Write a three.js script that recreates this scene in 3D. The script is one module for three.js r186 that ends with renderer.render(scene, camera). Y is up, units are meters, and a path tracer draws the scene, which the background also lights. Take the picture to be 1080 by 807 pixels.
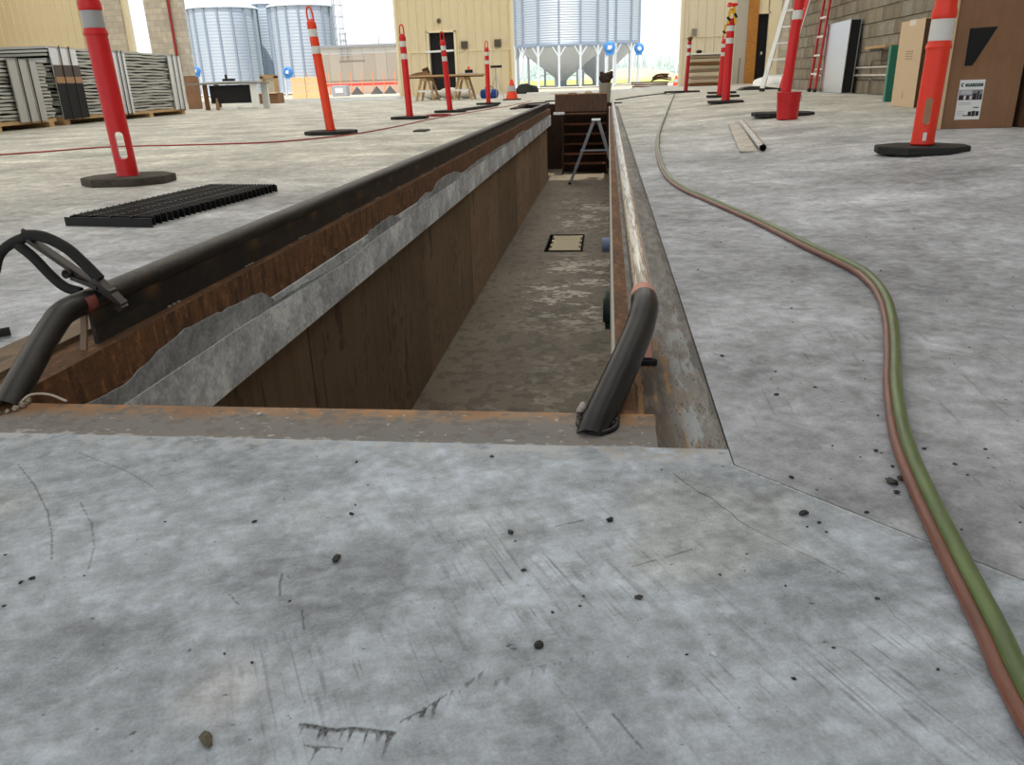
import * as THREE from 'three';
import { mergeGeometries, toCreasedNormals } from 'three/addons/utils/BufferGeometryUtils.js';
import { RoundedBoxGeometry } from 'three/addons/geometries/RoundedBoxGeometry.js';
import { Brush, Evaluator, SUBTRACTION } from 'three-bvh-csg';

// ---------------------------------------------------------------- camera, sky, sun, exposure
const scene = new THREE.Scene();
const D = Math.PI / 180;
const camera = new THREE.PerspectiveCamera(51.86, 1080 / 807, 0.05, 900);
camera.rotation.order = 'YXZ';
camera.rotation.set(-21.002 * D, 7.1714 * D, -1.8 * D);
camera.position.set(0, 0.45, 0);
const renderer = new THREE.WebGLRenderer();
renderer.toneMapping = THREE.LinearToneMapping;
renderer.toneMappingExposure = 1.22;
renderer.shadowMap.enabled = true;
{ // hazy white sky, a little bluer towards the zenith
  const w = 64, h = 64, d = new Float32Array(w * h * 4);
  for (let j = 0; j < h; j++) for (let i = 0; i < w; i++) {
    const e = Math.max(0, (j + 0.5) / h * 2 - 1), k = (j * w + i) * 4, t = Math.pow(e, 0.8);
    d[k] = 1.0 - 0.30 * t; d[k + 1] = 1.02 - 0.17 * t; d[k + 2] = 1.06 + 0.04 * t; d[k + 3] = 1;
  }
  const sky = new THREE.DataTexture(d, w, h, THREE.RGBAFormat, THREE.FloatType);
  sky.mapping = THREE.EquirectangularReflectionMapping; sky.magFilter = THREE.LinearFilter; sky.needsUpdate = true;
  scene.background = sky; scene.environment = sky;
}
const sunDir = new THREE.Vector3(0.05, 0.85, 0.52).normalize();
const sun = new THREE.DirectionalLight(new THREE.Color(1.0, 0.93, 0.82), 3.6);
sun.position.copy(sunDir).multiplyScalar(60).add(new THREE.Vector3(0, 0, -25)); sun.target.position.set(0, 0, -25);
sun.castShadow = true; sun.shadow.mapSize.set(4096, 4096);
Object.assign(sun.shadow.camera, { left: -50, right: 50, top: 60, bottom: -60, near: 1, far: 160 });
scene.add(sun, sun.target);

// ---------------------------------------------------------------- helpers
let seed = 7;
const rnd = () => { seed |= 0; seed = seed + 0x6D2B79F5 | 0; let t = Math.imul(seed ^ seed >>> 15, 1 | seed); t = t + Math.imul(t ^ t >>> 7, 61 | t) ^ t; return ((t ^ t >>> 14) >>> 0) / 4294967296; };
const rr = (a, b) => a + (b - a) * rnd();
const clamp = (x, a = 0, b = 1) => x < a ? a : x > b ? b : x;
const sst = (a, b, x) => { const t = clamp((x - a) / (b - a)); return t * t * (3 - 2 * t); };
const mixc = (a, b, t) => [a[0] + (b[0] - a[0]) * t, a[1] + (b[1] - a[1]) * t, a[2] + (b[2] - a[2]) * t];
const lat = new Map();
function lattice(f, s) {
  const key = f * 1009 + s; let a = lat.get(key);
  if (!a) { a = new Float32Array(f * f); let q = (key * 2654435761) | 0; for (let i = 0; i < a.length; i++) { q = q + 0x6D2B79F5 | 0; let t = Math.imul(q ^ q >>> 15, 1 | q); t = t + Math.imul(t ^ t >>> 7, 61 | t) ^ t; a[i] = ((t ^ t >>> 14) >>> 0) / 4294967296; } lat.set(key, a); }
  return a;
}
function vn(u, v, f, s) {
  const a = lattice(f, s); let x = u * f, y = v * f; let xi = Math.floor(x), yi = Math.floor(y); x -= xi; y -= yi;
  xi = ((xi % f) + f) % f; yi = ((yi % f) + f) % f; const xj = xi + 1 === f ? 0 : xi + 1, yj = yi + 1 === f ? 0 : yi + 1;
  x = x * x * (3 - 2 * x); y = y * y * (3 - 2 * y);
  const p = a[yi * f + xi], q = a[yi * f + xj], r = a[yj * f + xi], t = a[yj * f + xj];
  return p + (q - p) * x + (r - p) * y + (p - q - r + t) * x * y;
}
function fbm(u, v, f, oct, s) { let a = 0, w = 0.5, n = 0; for (let i = 0; i < oct; i++) { a += w * vn(u, v, f, s + i * 17); n += w; w *= 0.5; f *= 2; } return a / n; }
function aniso(u, v, fu, fv, s) { // stretched noise: fu cells along u, fv along v
  const f = Math.max(fu, fv); return vn(u * fu / f, v * fv / f, f, s);
}
function tex(w, h, fn, srgb = true) {
  const d = new Uint8Array(w * h * 4);
  for (let j = 0; j < h; j++) for (let i = 0; i < w; i++) {
    const c = fn((i + 0.5) / w, (j + 0.5) / h), k = (j * w + i) * 4;
    d[k] = clamp(c[0], 0, 255); d[k + 1] = clamp(c[1], 0, 255); d[k + 2] = clamp(c[2], 0, 255); d[k + 3] = 255;
  }
  const t = new THREE.DataTexture(d, w, h); t.wrapS = t.wrapT = THREE.RepeatWrapping; t.magFilter = THREE.LinearFilter; t.minFilter = THREE.LinearMipmapLinearFilter; t.generateMipmaps = true;
  if (srgb) t.colorSpace = THREE.SRGBColorSpace; t.needsUpdate = true; return t;
}
const rep = (t, sx, sy = sx) => { const c = t.clone(); c.repeat.set(sx, sy); c.needsUpdate = true; return c; };
const mat = (o) => new THREE.MeshStandardMaterial(o);
const flat = (color, roughness = 0.7, metalness = 0, extra = {}) => mat({ color, roughness, metalness, ...extra });

function uvm(g, s = 1) { // planar texture coordinates in metres by the main direction of each face
  g = g.index ? g.toNonIndexed() : g; const p = g.attributes.position, n = p.count, uv = new Float32Array(n * 2);
  const A = new THREE.Vector3(), B = new THREE.Vector3(), C = new THREE.Vector3();
  for (let i = 0; i < n; i += 3) {
    A.fromBufferAttribute(p, i); B.fromBufferAttribute(p, i + 1); C.fromBufferAttribute(p, i + 2);
    const N = B.clone().sub(A).cross(C.clone().sub(A)), ax = Math.abs(N.x), ay = Math.abs(N.y), az = Math.abs(N.z);
    [A, B, C].forEach((q, k) => { const [u, v] = ay >= ax && ay >= az ? [q.x, q.z] : ax >= az ? [q.z, q.y] : [q.x, q.y]; uv[(i + k) * 2] = u * s; uv[(i + k) * 2 + 1] = v * s; });
  }
  g.setAttribute('uv', new THREE.BufferAttribute(uv, 2)); return g;
}
const M4 = () => new THREE.Matrix4();
const move = (g, x, y, z) => g.translate(x, y, z);
function box(w, h, d, x = 0, y = 0, z = 0, r = 0) { // centred in x and z, standing on y
  const g = r ? new RoundedBoxGeometry(w, h, d, 2, Math.min(r, w / 2.01, h / 2.01, d / 2.01)) : new THREE.BoxGeometry(w, h, d);
  return uvm(g).translate(x, y + h / 2, z);
}
const V = (x, y, z) => new THREE.Vector3(x, y, z);
function bar(a, b, w, d, up = V(0, 1, 0)) { // a box from point a to point b
  a = V(...a); b = V(...b); const L = a.distanceTo(b), g = uvm(new THREE.BoxGeometry(w, d, L));
  const z = b.clone().sub(a).normalize(); if (Math.abs(z.dot(up)) > 0.98) up = V(0, 0, 1); const x = up.clone().cross(z).normalize(), y = z.clone().cross(x);
  g.applyMatrix4(M4().makeBasis(x, y, z).setPosition(a.clone().add(b).multiplyScalar(0.5))); return g;
}
function rod(a, b, r, r2 = r, n = 14) {
  a = V(...a); b = V(...b); const g = new THREE.CylinderGeometry(r2, r, a.distanceTo(b), n, 1);
  g.applyQuaternion(new THREE.Quaternion().setFromUnitVectors(V(0, 1, 0), b.clone().sub(a).normalize())); g.translate((a.x + b.x) / 2, (a.y + b.y) / 2, (a.z + b.z) / 2);
  return g.toNonIndexed();
}
function tube(pts, r, seg = 60, n = 10, ten = 0.5, closed = false) { return new THREE.TubeGeometry(new THREE.CatmullRomCurve3(pts.map((p) => V(...p)), closed, 'catmullrom', ten), seg, r, n, closed).toNonIndexed(); }
function lathe(pts, n = 32) { return new THREE.LatheGeometry(pts.map((p) => new THREE.Vector2(...p)), n).toNonIndexed(); }
function extr(pts, depth, bevel = 0) { // outline in x,y; extruded along z
  const s = new THREE.Shape(pts.map((p) => new THREE.Vector2(...p)));
  return new THREE.ExtrudeGeometry(s, { depth, bevelEnabled: bevel > 0, bevelSize: bevel, bevelThickness: bevel, bevelSegments: 2, steps: 1 });
}
const merge = (a) => a.length === 1 ? a[0] : mergeGeometries(a.map((g) => { g = g.index ? g.toNonIndexed() : g; for (const k of Object.keys(g.attributes)) if (!['position', 'normal', 'uv'].includes(k)) g.deleteAttribute(k); return g; }));
const used = new Map();
function numbered(n) { const k = used.get(n) || 0; used.set(n, k + 1); return k ? n + '_' + String(k).padStart(3, '0') : n; }
function obj(name, geo, material, parent = scene) {
  const m = new THREE.Mesh(Array.isArray(geo) ? merge(geo) : geo, material); m.name = parent === scene ? numbered(name) : name; m.castShadow = m.receiveShadow = true; parent.add(m); return m;
}
function tag(o, label, category, group) { Object.assign(o.userData, { label, category }); if (group) o.userData.group = group; return o; }
function thing(name, label, category, [x, y, z] = [0, 0, 0], turn = 0, group) {
  const o = new THREE.Group(); o.name = numbered(name); scene.add(o); o.position.set(x, y, z); o.rotation.y = turn; return tag(o, label, category, group);
}
function struct(name, geo, material) { const o = obj(name, geo, material); o.userData.kind = 'structure'; return o; }
function structGroup(name) { const o = new THREE.Group(); o.name = name; o.userData.kind = 'structure'; scene.add(o); return o; }
function dup(root, [x, y, z], turn, label, group) {
  const r = root.clone(); r.name = numbered(root.name.replace(/_\d{3}$/, '')); r.userData = { ...root.userData, label }; if (group) r.userData.group = group; r.position.set(x, y, z); r.rotation.y = turn; scene.add(r); return r;
}
// the floor right of the pit rises gently from the pit's edge
const hf = (x, z) => 0.095 * sst(0.16, 1.91, x) * sst(0.8, 4.0, -z);

// ---------------------------------------------------------------- textures and materials
const concreteTex = tex(2048, 2048, (u, v) => {
  const a = fbm(u, v, 4, 4, 1), b1 = fbm(u + 0.1 * a, v + 0.1 * a, 12, 4, 30), b = fbm(u + 0.02 * b1, v, 48, 4, 40), c = vn(u, v, 1000, 90), st = vn(u, v * 1, 12, 11);
  const b2 = fbm(u + 0.01 * b, v, 150, 3, 45);
  let k = 165 + (a - 0.5) * 46 + (b1 - 0.5) * 54 + (b - 0.5) * 54 + (b2 - 0.5) * 50 + (c - 0.5) * 20 + (st - 0.5) * 10;
  const sw = fbm(u + 0.1 * b, v, 9, 3, 71); if (sw > 0.6) k += (sw - 0.6) * 90;
  const sp = vn(u, v, 700, 5) * vn(u, v, 190, 6); k -= 62 * sst(0.74, 0.84, sp);
  const sc = vn(u + 0.01 * b, v, 20, 23) * 0; k -= sc;
  const s1 = vn(u * 20 / 500, v, 500, 27), s2 = vn(u, v * 24 / 500, 500, 29); k -= 26 * sst(0.84, 0.97, s1) * sst(0.5, 0.62, b1) + 22 * sst(0.86, 0.97, s2) * sst(0.5, 0.6, a);
  return [k, k * 0.99, k * 0.975];
});
const concreteBump = tex(1024, 1024, (u, v) => { const k = 128 + (fbm(u, v, 40, 5, 3) - 0.5) * 190; return [k, k, k]; }, false);
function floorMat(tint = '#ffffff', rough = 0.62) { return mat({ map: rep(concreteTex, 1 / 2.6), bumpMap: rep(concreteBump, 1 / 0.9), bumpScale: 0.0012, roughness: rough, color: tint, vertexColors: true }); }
// the slab in front of the pit, seen from close by: metres x -1.35 .. 1.25, z -0.96 .. 0.34
const FX0 = -1.0, FW = 1.55, FZ0 = -0.96, FH = 0.775;
const segd = (x, z, a, b) => { const dx = b[0] - a[0], dz = b[1] - a[1], t = clamp(((x - a[0]) * dx + (z - a[1]) * dz) / (dx * dx + dz * dz)); return Math.hypot(x - a[0] - t * dx, z - a[1] - t * dz); };
const polyd = (x, z, P) => { let d = 9; for (let i = 0; i + 1 < P.length; i++) d = Math.min(d, segd(x, z, P[i], P[i + 1])); return d; };
const sn = (p, q, a, b, s) => vn(p * a / 512 + 3, q * b / 512 + 3, 512, s); // cells per metre along p and q
const frontTex = tex(2048, 1024, (u, v) => {
  const x = FX0 + u * FW, z = FZ0 + v * FH, w = v * 0.5;
  const a = fbm(u, w, 4, 4, 201), b1 = fbm(u + 0.12 * a, w + 0.1 * a, 11, 4, 215), b = fbm(u + 0.03 * b1, w, 40, 4, 231), c = vn(u, w, 1000, 251);
  const p = x * 0.5 + z * 0.87, q = -x * 0.87 + z * 0.5, p2 = x * 0.94 - z * 0.34, q2 = x * 0.34 + z * 0.94;
  const tr = sn(p2 + 0.05 * a, q2 + 0.06 * b1, 5, 46, 261), fine = sn(p2, q2 + 0.02 * b, 26, 330, 263);
  const b2 = fbm(u + 0.01 * b, w, 130, 3, 255);
  let k = 176 + (a - 0.5) * 56 + (b1 - 0.5) * 64 + (b - 0.5) * 62 + (b2 - 0.5) * 52 + (c - 0.5) * 22 + (tr - 0.5) * 22 + (fine - 0.5) * 10;
  // scuffs, fine and slanting
  const area = sst(0.62, 0.12, Math.hypot((x - 0.06) / 1.0, (z + 0.55) / 0.62)), s1 = sn(p + 0.01 * b, q, 30, 420, 281), s2 = sn(p + 0.03 * b, q + 0.01 * b1, 12, 190, 283);
  k -= 46 * area * sst(0.66, 0.95, s1) * sst(0.44, 0.72, b1) + 20 * area * sst(0.74, 0.95, s2) * sst(0.45, 0.62, a) * sst(0.4, 0.6, b);
  // black rubber drag marks with ragged tails towards the camera
  const drip = (x1, z1, x2, z2, len, s, th) => { const t = (x - x1) / (x2 - x1); if (t < 0 || t > 1) return; const lz = z1 + (z2 - z1) * t, dz = z - lz + (b - 0.5) * 0.012 + (b1 - 0.5) * 0.006, n = sn(x + (b - 0.5) * 0.004, z, 420, 30, 291), n2 = sn(x, z, 150, 20, 295), L = len * sst(0.5, 0.85, n) * n2 * 1.5 + th * (0.4 + b); if (dz > -0.001 && dz < L) k -= s * sst(L, L * 0.2, dz) * sst(-0.001, 0.001, dz) * (0.35 + 0.9 * sn(x, z, 900, 500, 293)); };
  drip(-0.226, -0.4385, -0.150, -0.437, 0.022, 125, 0.0055); drip(-0.215, -0.421, -0.185, -0.420, 0.016, 95, 0.002); drip(-0.150, -0.446, -0.120, -0.480, 0.024, 110, 0.002); drip(-0.125, -0.476, -0.085, -0.520, 0.030, 60, 0.0); drip(-0.085, -0.50, 0.0, -0.545, 0.026, 36, 0);
  // curved wheel traces, short strokes
  const gr = sn(x, z, 260, 260, 297), tw = 0.0008 + 0.0006 * gr;
  for (const [P, s] of [[[[-0.760, -0.842], [-0.70, -0.79], [-0.637, -0.728], [-0.597, -0.68], [-0.567, -0.636]], 44], [[[-0.612, -0.752], [-0.572, -0.71], [-0.535, -0.66], [-0.514, -0.618]], 34], [[[-0.314, -0.628], [-0.310, -0.612], [-0.302, -0.594]], 50], [[[-0.352, -0.592], [-0.336, -0.578]], 46], [[[-0.275, -0.575], [-0.262, -0.548]], 40], [[[-0.70, -0.88], [-0.60, -0.83], [-0.54, -0.79]], 30], [[[-0.05, -0.735], [-0.02, -0.75]], 50], [[[0.03, -0.665], [0.09, -0.70]], 40], [[[0.01, -0.47], [0.03, -0.44]], 40]]) if (polyd(x + (b - 0.5) * 0.004, z, P) < tw && gr > 0.25) k -= s;
  const wob = (fbm(u, w, 60, 3, 311) - 0.5) * 0.03;
  for (const [P, s] of [[[[0.086, -0.864], [0.155, -0.747]], 1], [[[0.155, -0.747], [0.237, -0.661]], 0.6], [[[0.237, -0.661], [0.29, -0.53]], 0.35]]) if (polyd(x + wob, z + wob, P) < 0.0007) k -= 70 * s;
  if (vn(u, w, 620, 321) * vn(u, w, 150, 331) > 0.80) k -= 60;
  if (vn(u, w, 540, 341) > 0.985) k += 34;
  let col = [k * 0.94, k * 0.995, k * 1.065];
  const yl = sst(0.54, 0.72, fbm(u, w, 7, 3, 345)); col = mixc(col, [k * 0.96, k * 0.995, k * 1.01], yl * 0.7);
  const e = sst(-0.885, -0.938, z + (b1 - 0.5) * 0.05), pl = fbm(u, w, 90, 4, 351); col = mixc(col, [192, 197, 202], e * sst(0.42, 0.56, pl) * 0.7);
  const rs = sst(0.10, 0.0, Math.hypot((x - 0.06) / 1.4, z + 0.975 + (a - 0.5) * 0.06)); col = mixc(col, [122, 92, 62], rs * sst(0.44, 0.58, pl) * 0.85);
  const bn = 0.3 * sst(0.06, 0.01, Math.hypot(x + 0.305, z + 0.47)); col = mixc(col, [k * 0.93, k * 0.85, k * 0.79], bn * sst(0.42, 0.6, b1) * 0.8);
  const cutd = segd(x, z, [0.16, -0.893], [0.42, -0.642]); if (cutd < 0.004 && x > 0.15 && gr > 0.35) col = mixc(col, [205, 208, 208], 0.7);
  return col;
});
const groutTex = tex(256, 2048, (u, v) => { // strip right of the pit: u across 0.14 m, v along from z = -0.93 to -14
  const z = 0.93 + v * 13, a = fbm(u * 0.06, v * 0.9, 40, 4, 401), b = fbm(u * 0.2, v * 4, 60, 3, 411), c = vn(u * 0.3, v * 6, 700, 421);
  let k = 138 + (a - 0.5) * 60 + (b - 0.5) * 60 + (c - 0.5) * 30; let col = [k * 1.0, k * 0.985, k * 0.96];
  const near = sst(1.75, 1.05, z + (a - 0.5) * 0.5), so = sst(1.5, 1.1, z) * sst(0.95, 0.2, u + (a - 0.5) * 0.8); col = mixc(col, [88, 72, 58], near * sst(0.9, 0.3, u) * 0.75); col = mixc(col, [52, 44, 38], so * sst(0.34, 0.56, b) * 0.85);
  col = mixc(col, [168, 118, 64], near * sst(0.57, 0.66, fbm(u * 0.25, v * 3, 50, 3, 441)) * 0.75 * sst(0.9, 0.5, u)); col = mixc(col, [166, 178, 190], sst(0.46, 0.62, b) * sst(0.45, 0.8, u) * sst(2.0, 1.0, z) * 0.75);
  col = mixc(col, [66, 60, 54], sst(0.90, 0.985, u + (b - 0.5) * 0.3) * 0.55);
  if (vn(u * 0.25, v * 8, 500, 431) > 0.82) col = mixc(col, [60, 54, 48], 0.6);
  return col;
});
const rustTex = tex(1024, 512, (u, v) => { // repeat 1 m x 0.5 m
  const a = fbm(u, v * 0.5, 8, 5, 501), b = fbm(u, v * 0.5, 90, 4, 511), s = fbm(u, v * 0.04, 120, 3, 521), g = vn(u, v * 0.5, 500, 531);
  let col = mixc([82, 60, 44], [132, 93, 60], clamp(a * 0.5 + s * 0.5 + (b - 0.5) * 0.6)); col = mixc(col, [162, 112, 68], sst(0.54, 0.72, s * 0.6 + b * 0.4) * 0.55); col = mixc(col, [58, 44, 36], sst(0.55, 0.7, fbm(u, v * 0.1, 40, 3, 541)) * 0.5);
  return col.map((c) => c + (g - 0.5) * 18);
});
const scaleTex = tex(1024, 256, (u, v) => { // hot-rolled steel: blue-black with tan heat patches; repeat 1 m x 0.25 m
  const a = fbm(u, v * 0.25, 6, 4, 601), b = fbm(u, v * 0.25, 50, 3, 611), g = vn(u, v * 0.25, 400, 621);
  let col = mixc([40, 42, 46], [74, 73, 72], a); let t = 0; for (const [cu, cv] of [[0.13, 0.14], [0.40, 0.10], [0.66, 0.16], [0.92, 0.11]]) t = Math.max(t, Math.exp(-(((u - cu) / 0.035) ** 2 + ((v - cv) / 0.09) ** 2))); col = mixc(col, [150, 116, 78], t * (0.35 + 0.75 * b));
  col = mixc(col, [98, 78, 58], sst(0.58, 0.7, b) * 0.35); return col.map((c) => c + (g - 0.5) * 14);
});
const galvTex = tex(1024, 128, (u, v) => { // worn bare pipe: bright rubbed metal, dark scale left on it
  const a = fbm(u, v * 0.12, 12, 4, 701), b = fbm(u, v * 0.12, 90, 3, 711);
  let col = mixc([200, 196, 188], [240, 238, 232], a); return mixc(col, [96, 86, 74], sst(0.53, 0.62, b) * 0.75).map((c) => c + (vn(u, v * .12, 600, 3) - 0.5) * 20);
});
const pitWallTex = tex(1024, 1024, (u, v) => { // repeat 1.6 m
  const a = fbm(u, v, 5, 5, 801), s = aniso(u + 0.02 * a, v, 70, 6, 811), b = fbm(u, v, 40, 3, 821), d = aniso(u, v, 200, 9, 841);
  let col = mixc([104, 86, 68], [156, 132, 106], a * 0.6 + s * 0.4); col = mixc(col, [70, 58, 48], sst(0.6, 0.8, s * 0.6 + b * 0.4) * 0.6); col = mixc(col, [140, 122, 100], sst(0.78, 0.95, d) * 0.4);
  return col.map((c) => c + (vn(u, v, 500, 831) - 0.5) * 14);
});
const pitFloorTex = tex(1024, 2048, (u, v) => { // x across 1.06 m, z -1 .. -14.5
  const x = u * 1.06, z = 1 + v * 13.5, a = fbm(u * 0.08, v, 24, 4, 901), b = fbm(u * 0.10 + 0.006 * a, v * 1.3, 300, 4, 911), c = fbm(u * 0.05, v * 1.6, 420, 3, 921);
  let col = mixc([104, 95, 82], [140, 130, 114], a); const zone = Math.max(sst(1.7, 0.5, Math.abs(z - 6.3)) , 0.8 * sst(1.9, 0.4, Math.abs(z - 10.0)), 0.35 * sst(1.4, .4, Math.abs(z - 3.9))) * sst(0.15, 0.55, u + (a - 0.5) * 0.5);
  const cl = fbm(u * 0.07, v * 1.1, 80, 3, 951), w = clamp(sst(0.53, 0.60, cl * 0.45 + b * 0.3 + c * 0.25) * zone * (0.5 + b)); col = mixc(col, [214, 208, 196], w * 0.9);
  col = mixc(col, [66, 58, 50], sst(0.50, 0.70, fbm(u * 0.12, v * 1.2, 170, 4, 931)) * (1 - w) * 0.4); return col.map((q) => q + (vn(u * 0.2, v * 2, 900, 941) - 0.5) * 16);
});
const blockTex = tex(512, 512, (u, v) => { const a = fbm(u, v, 8, 4, 1001), g = vn(u, v, 240, 1011), h = vn(u, v, 110, 1021); const k = 150 + (a - 0.5) * 40 + (g - 0.5) * 40 - (h > 0.8 ? 26 : 0); return [k, k * 0.955, k * 0.87]; });
const farBlockTex = tex(512, 512, (u, v) => { // a pier too far away to tell its blocks apart: 1.6 m x 1.6 m, 8 courses
  const row = Math.floor(v * 8), fv = v * 8 - row, fu = ((u * 4 + (row & 1) * 0.5) % 1 + 1) % 1, j = (fv < 0.07 || fu < 0.035) ? -34 : 0, a = fbm(u, v, 12, 3, 1051), q = vn(Math.floor(u * 4 + (row & 1) * 0.5) / 7.3, row / 9.1, 31, 1061);
  const k = 200 + (a - 0.5) * 26 + (q - 0.5) * 22 + j; return [k, k * 0.955, k * 0.88];
});
const woodTex = tex(512, 512, (u, v) => { const a = fbm(u * 0.2, v, 30, 4, 1101), g = aniso(u, v + 0.02 * a, 4, 120, 1111); return mixc([158, 122, 80], [202, 168, 118], a * 0.5 + g * 0.5); });
const cardTex = tex(512, 512, (u, v) => { const a = fbm(u, v, 6, 4, 1201), s = aniso(u, v, 160, 3, 1211), k = (a - 0.5) * 16 + (s - 0.5) * 8; return [150 + k, 119 + k, 94 + k]; });

const MT = {
  rust: mat({ map: rep(rustTex, 1, 2), color: new THREE.Color(1.3, 1.32, 1.4), roughness: 0.78, metalness: 0.25, bumpMap: rep(concreteBump, 2), bumpScale: 0.0006 }),
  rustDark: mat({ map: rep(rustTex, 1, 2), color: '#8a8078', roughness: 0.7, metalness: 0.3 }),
  scale: mat({ map: rep(scaleTex, 1, 4), roughness: 0.42, metalness: 0.55 }),
  black: mat({ map: rep(scaleTex, 3, 3), color: '#6a6a70', roughness: 0.35, metalness: 0.3 }), gloss: new THREE.MeshPhysicalMaterial({ color: '#141419', roughness: 0.32, specularIntensity: 0.45 }),
  galv: mat({ map: rep(galvTex, 6, 1), roughness: 0.24, metalness: 0.85 }),
  pitWall: mat({ map: rep(pitWallTex, 1 / 1.6), roughness: 0.7, metalness: 0.1 }),
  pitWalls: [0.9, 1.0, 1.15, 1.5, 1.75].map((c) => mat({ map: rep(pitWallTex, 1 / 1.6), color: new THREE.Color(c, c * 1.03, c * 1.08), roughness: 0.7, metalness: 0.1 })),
  pitFloor: mat({ map: pitFloorTex, roughness: 0.6, bumpMap: rep(concreteBump, 2, 20), bumpScale: 0.001 }),
  skim: mat({ map: rep(concreteTex, 1 / 1.3), color: new THREE.Color(1.55, 1.72, 1.95), roughness: 0.8, bumpMap: rep(concreteBump, 2), bumpScale: 0.0015 }),
  skimDark: mat({ map: rep(concreteTex, 1 / 1.1), color: new THREE.Color(0.85, 0.95, 1.06), roughness: 0.8, bumpMap: rep(concreteBump, 2), bumpScale: 0.0015 }),
  front: mat({ map: frontTex, roughness: 0.56, bumpMap: rep(concreteBump, 4, 2), bumpScale: 0.0008 }),
  grout: mat({ map: groutTex, roughness: 0.75, bumpMap: rep(concreteBump, 0.4, 20), bumpScale: 0.002 }),
  block: ['#ffffff', '#f0ece4', '#e2dccf', '#fbf4e8'].map((c) => mat({ map: rep(blockTex, 1.2), color: c, roughness: 0.95, bumpMap: rep(concreteBump, 2.2), bumpScale: 0.002 })),
  farBlock: mat({ map: rep(farBlockTex, 1 / 1.6), roughness: 0.95 }),
  mortar: flat('#8f877a', 0.95),
  tan: flat('#e2d3b0', 0.5, 0.0), tanPale: flat('#e2d7bd', 0.5), tanTrim: flat('#efe2c0', 0.5),
  wood: mat({ map: rep(woodTex, 0.9), roughness: 0.8 }), paleWood: mat({ map: rep(woodTex, 0.9), color: new THREE.Color(1.15, 1.2, 1.3), roughness: 0.8 }), oldWood: mat({ map: rep(woodTex, 0.7), color: '#9a8266', roughness: 0.9 }),
  card: mat({ map: rep(cardTex, 1), color: '#f2e8de', roughness: 0.9 }), cardPale: flat('#d8bf9c', 0.85), cardDark: mat({ map: rep(cardTex, 1), color: '#8a7866', roughness: 0.9 }),
  rubber: flat('#242322', 0.85), dustyRubber: mat({ map: rep(concreteTex, 1), color: '#70685c', roughness: 0.9 }),
  orange: flat('#ee4116', 0.42), red: flat('#d5161c', 0.42), redOrange: flat('#f1371d', 0.4), darkRed: flat('#b2161c', 0.5),
  band: flat('#dcdcd8', 0.4), greyBand: flat('#a9abac', 0.35), yellow: flat('#e0b62a', 0.6),
  alu: flat('#b9bec4', 0.38, 0.8), aluDull: flat('#a3a9b2', 0.5, 0.6), white: flat('#eceeec', 0.55), offWhite: flat('#d8d6cc', 0.7),
  blackMatte: flat('#101114', 0.8), darkGlass: flat('#0c0e12', 0.3), silo: flat('#b4beca', 0.5, 0.4), siloRib: flat('#8f9cab', 0.5, 0.5), siloWhite: flat('#c4ccd4', 0.55, 0.1),
  blue: flat('#2f7fd0', 0.5), blueDark: flat('#1d4f9e', 0.6), green: flat('#1d6a55', 0.6), sheet: flat('#bdbfb8', 0.42, 0.35), wrap: flat('#b4b3b0', 0.35, 0.5), wrapBright: flat('#dcdee0', 0.3, 0.5),
  primer: flat('#d29a8a', 0.7), paper: flat('#e8e8e4', 0.8),
};

// ---------------------------------------------------------------- the floor (slabs), the ground outside
const floor = structGroup('floor');
function slab(geoFn, nu, nv, material, tint, holeSides = true) { // heightfield top with thickness; geoFn(u,v) -> [x,z]
  const pos = [], uv = [], col = [], idx = [], N = (nu + 1) * (nv + 1), T = 0.16;
  for (const bottom of [0, 1]) for (let j = 0; j <= nv; j++) for (let i = 0; i <= nu; i++) {
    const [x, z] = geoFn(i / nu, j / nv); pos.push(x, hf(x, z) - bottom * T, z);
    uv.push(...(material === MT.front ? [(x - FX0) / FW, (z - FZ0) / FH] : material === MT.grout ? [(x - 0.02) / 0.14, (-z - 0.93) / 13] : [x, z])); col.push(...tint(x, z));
  }
  for (let j = 0; j < nv; j++) for (let i = 0; i < nu; i++) {
    const a = j * (nu + 1) + i, b = a + 1, c = a + nu + 1, d = c + 1; idx.push(a, c, b, b, c, d, N + a, N + b, N + c, N + b, N + d, N + c);
  }
  const side = (a, b) => idx.push(a, b, N + a, b, N + b, N + a);
  for (let i = 0; i < nu; i++) { side(i, i + 1); const k = nv * (nu + 1) + i; side(k + 1, k); }
  for (let j = 0; j < nv; j++) { side((j + 1) * (nu + 1), j * (nu + 1)); const k = j * (nu + 1) + nu; side(k, k + nu + 1); }
  const g = new THREE.BufferGeometry(); g.setAttribute('position', new THREE.Float32BufferAttribute(pos, 3)); g.setAttribute('uv', new THREE.Float32BufferAttribute(uv, 2));
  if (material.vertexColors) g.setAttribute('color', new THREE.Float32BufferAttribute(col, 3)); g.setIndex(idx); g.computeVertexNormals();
  const gg = toCreasedNormals(g, 0.6); // keep the arrises sharp
  obj('slab', gg, material, floor);
}
const FM = floorMat();
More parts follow.
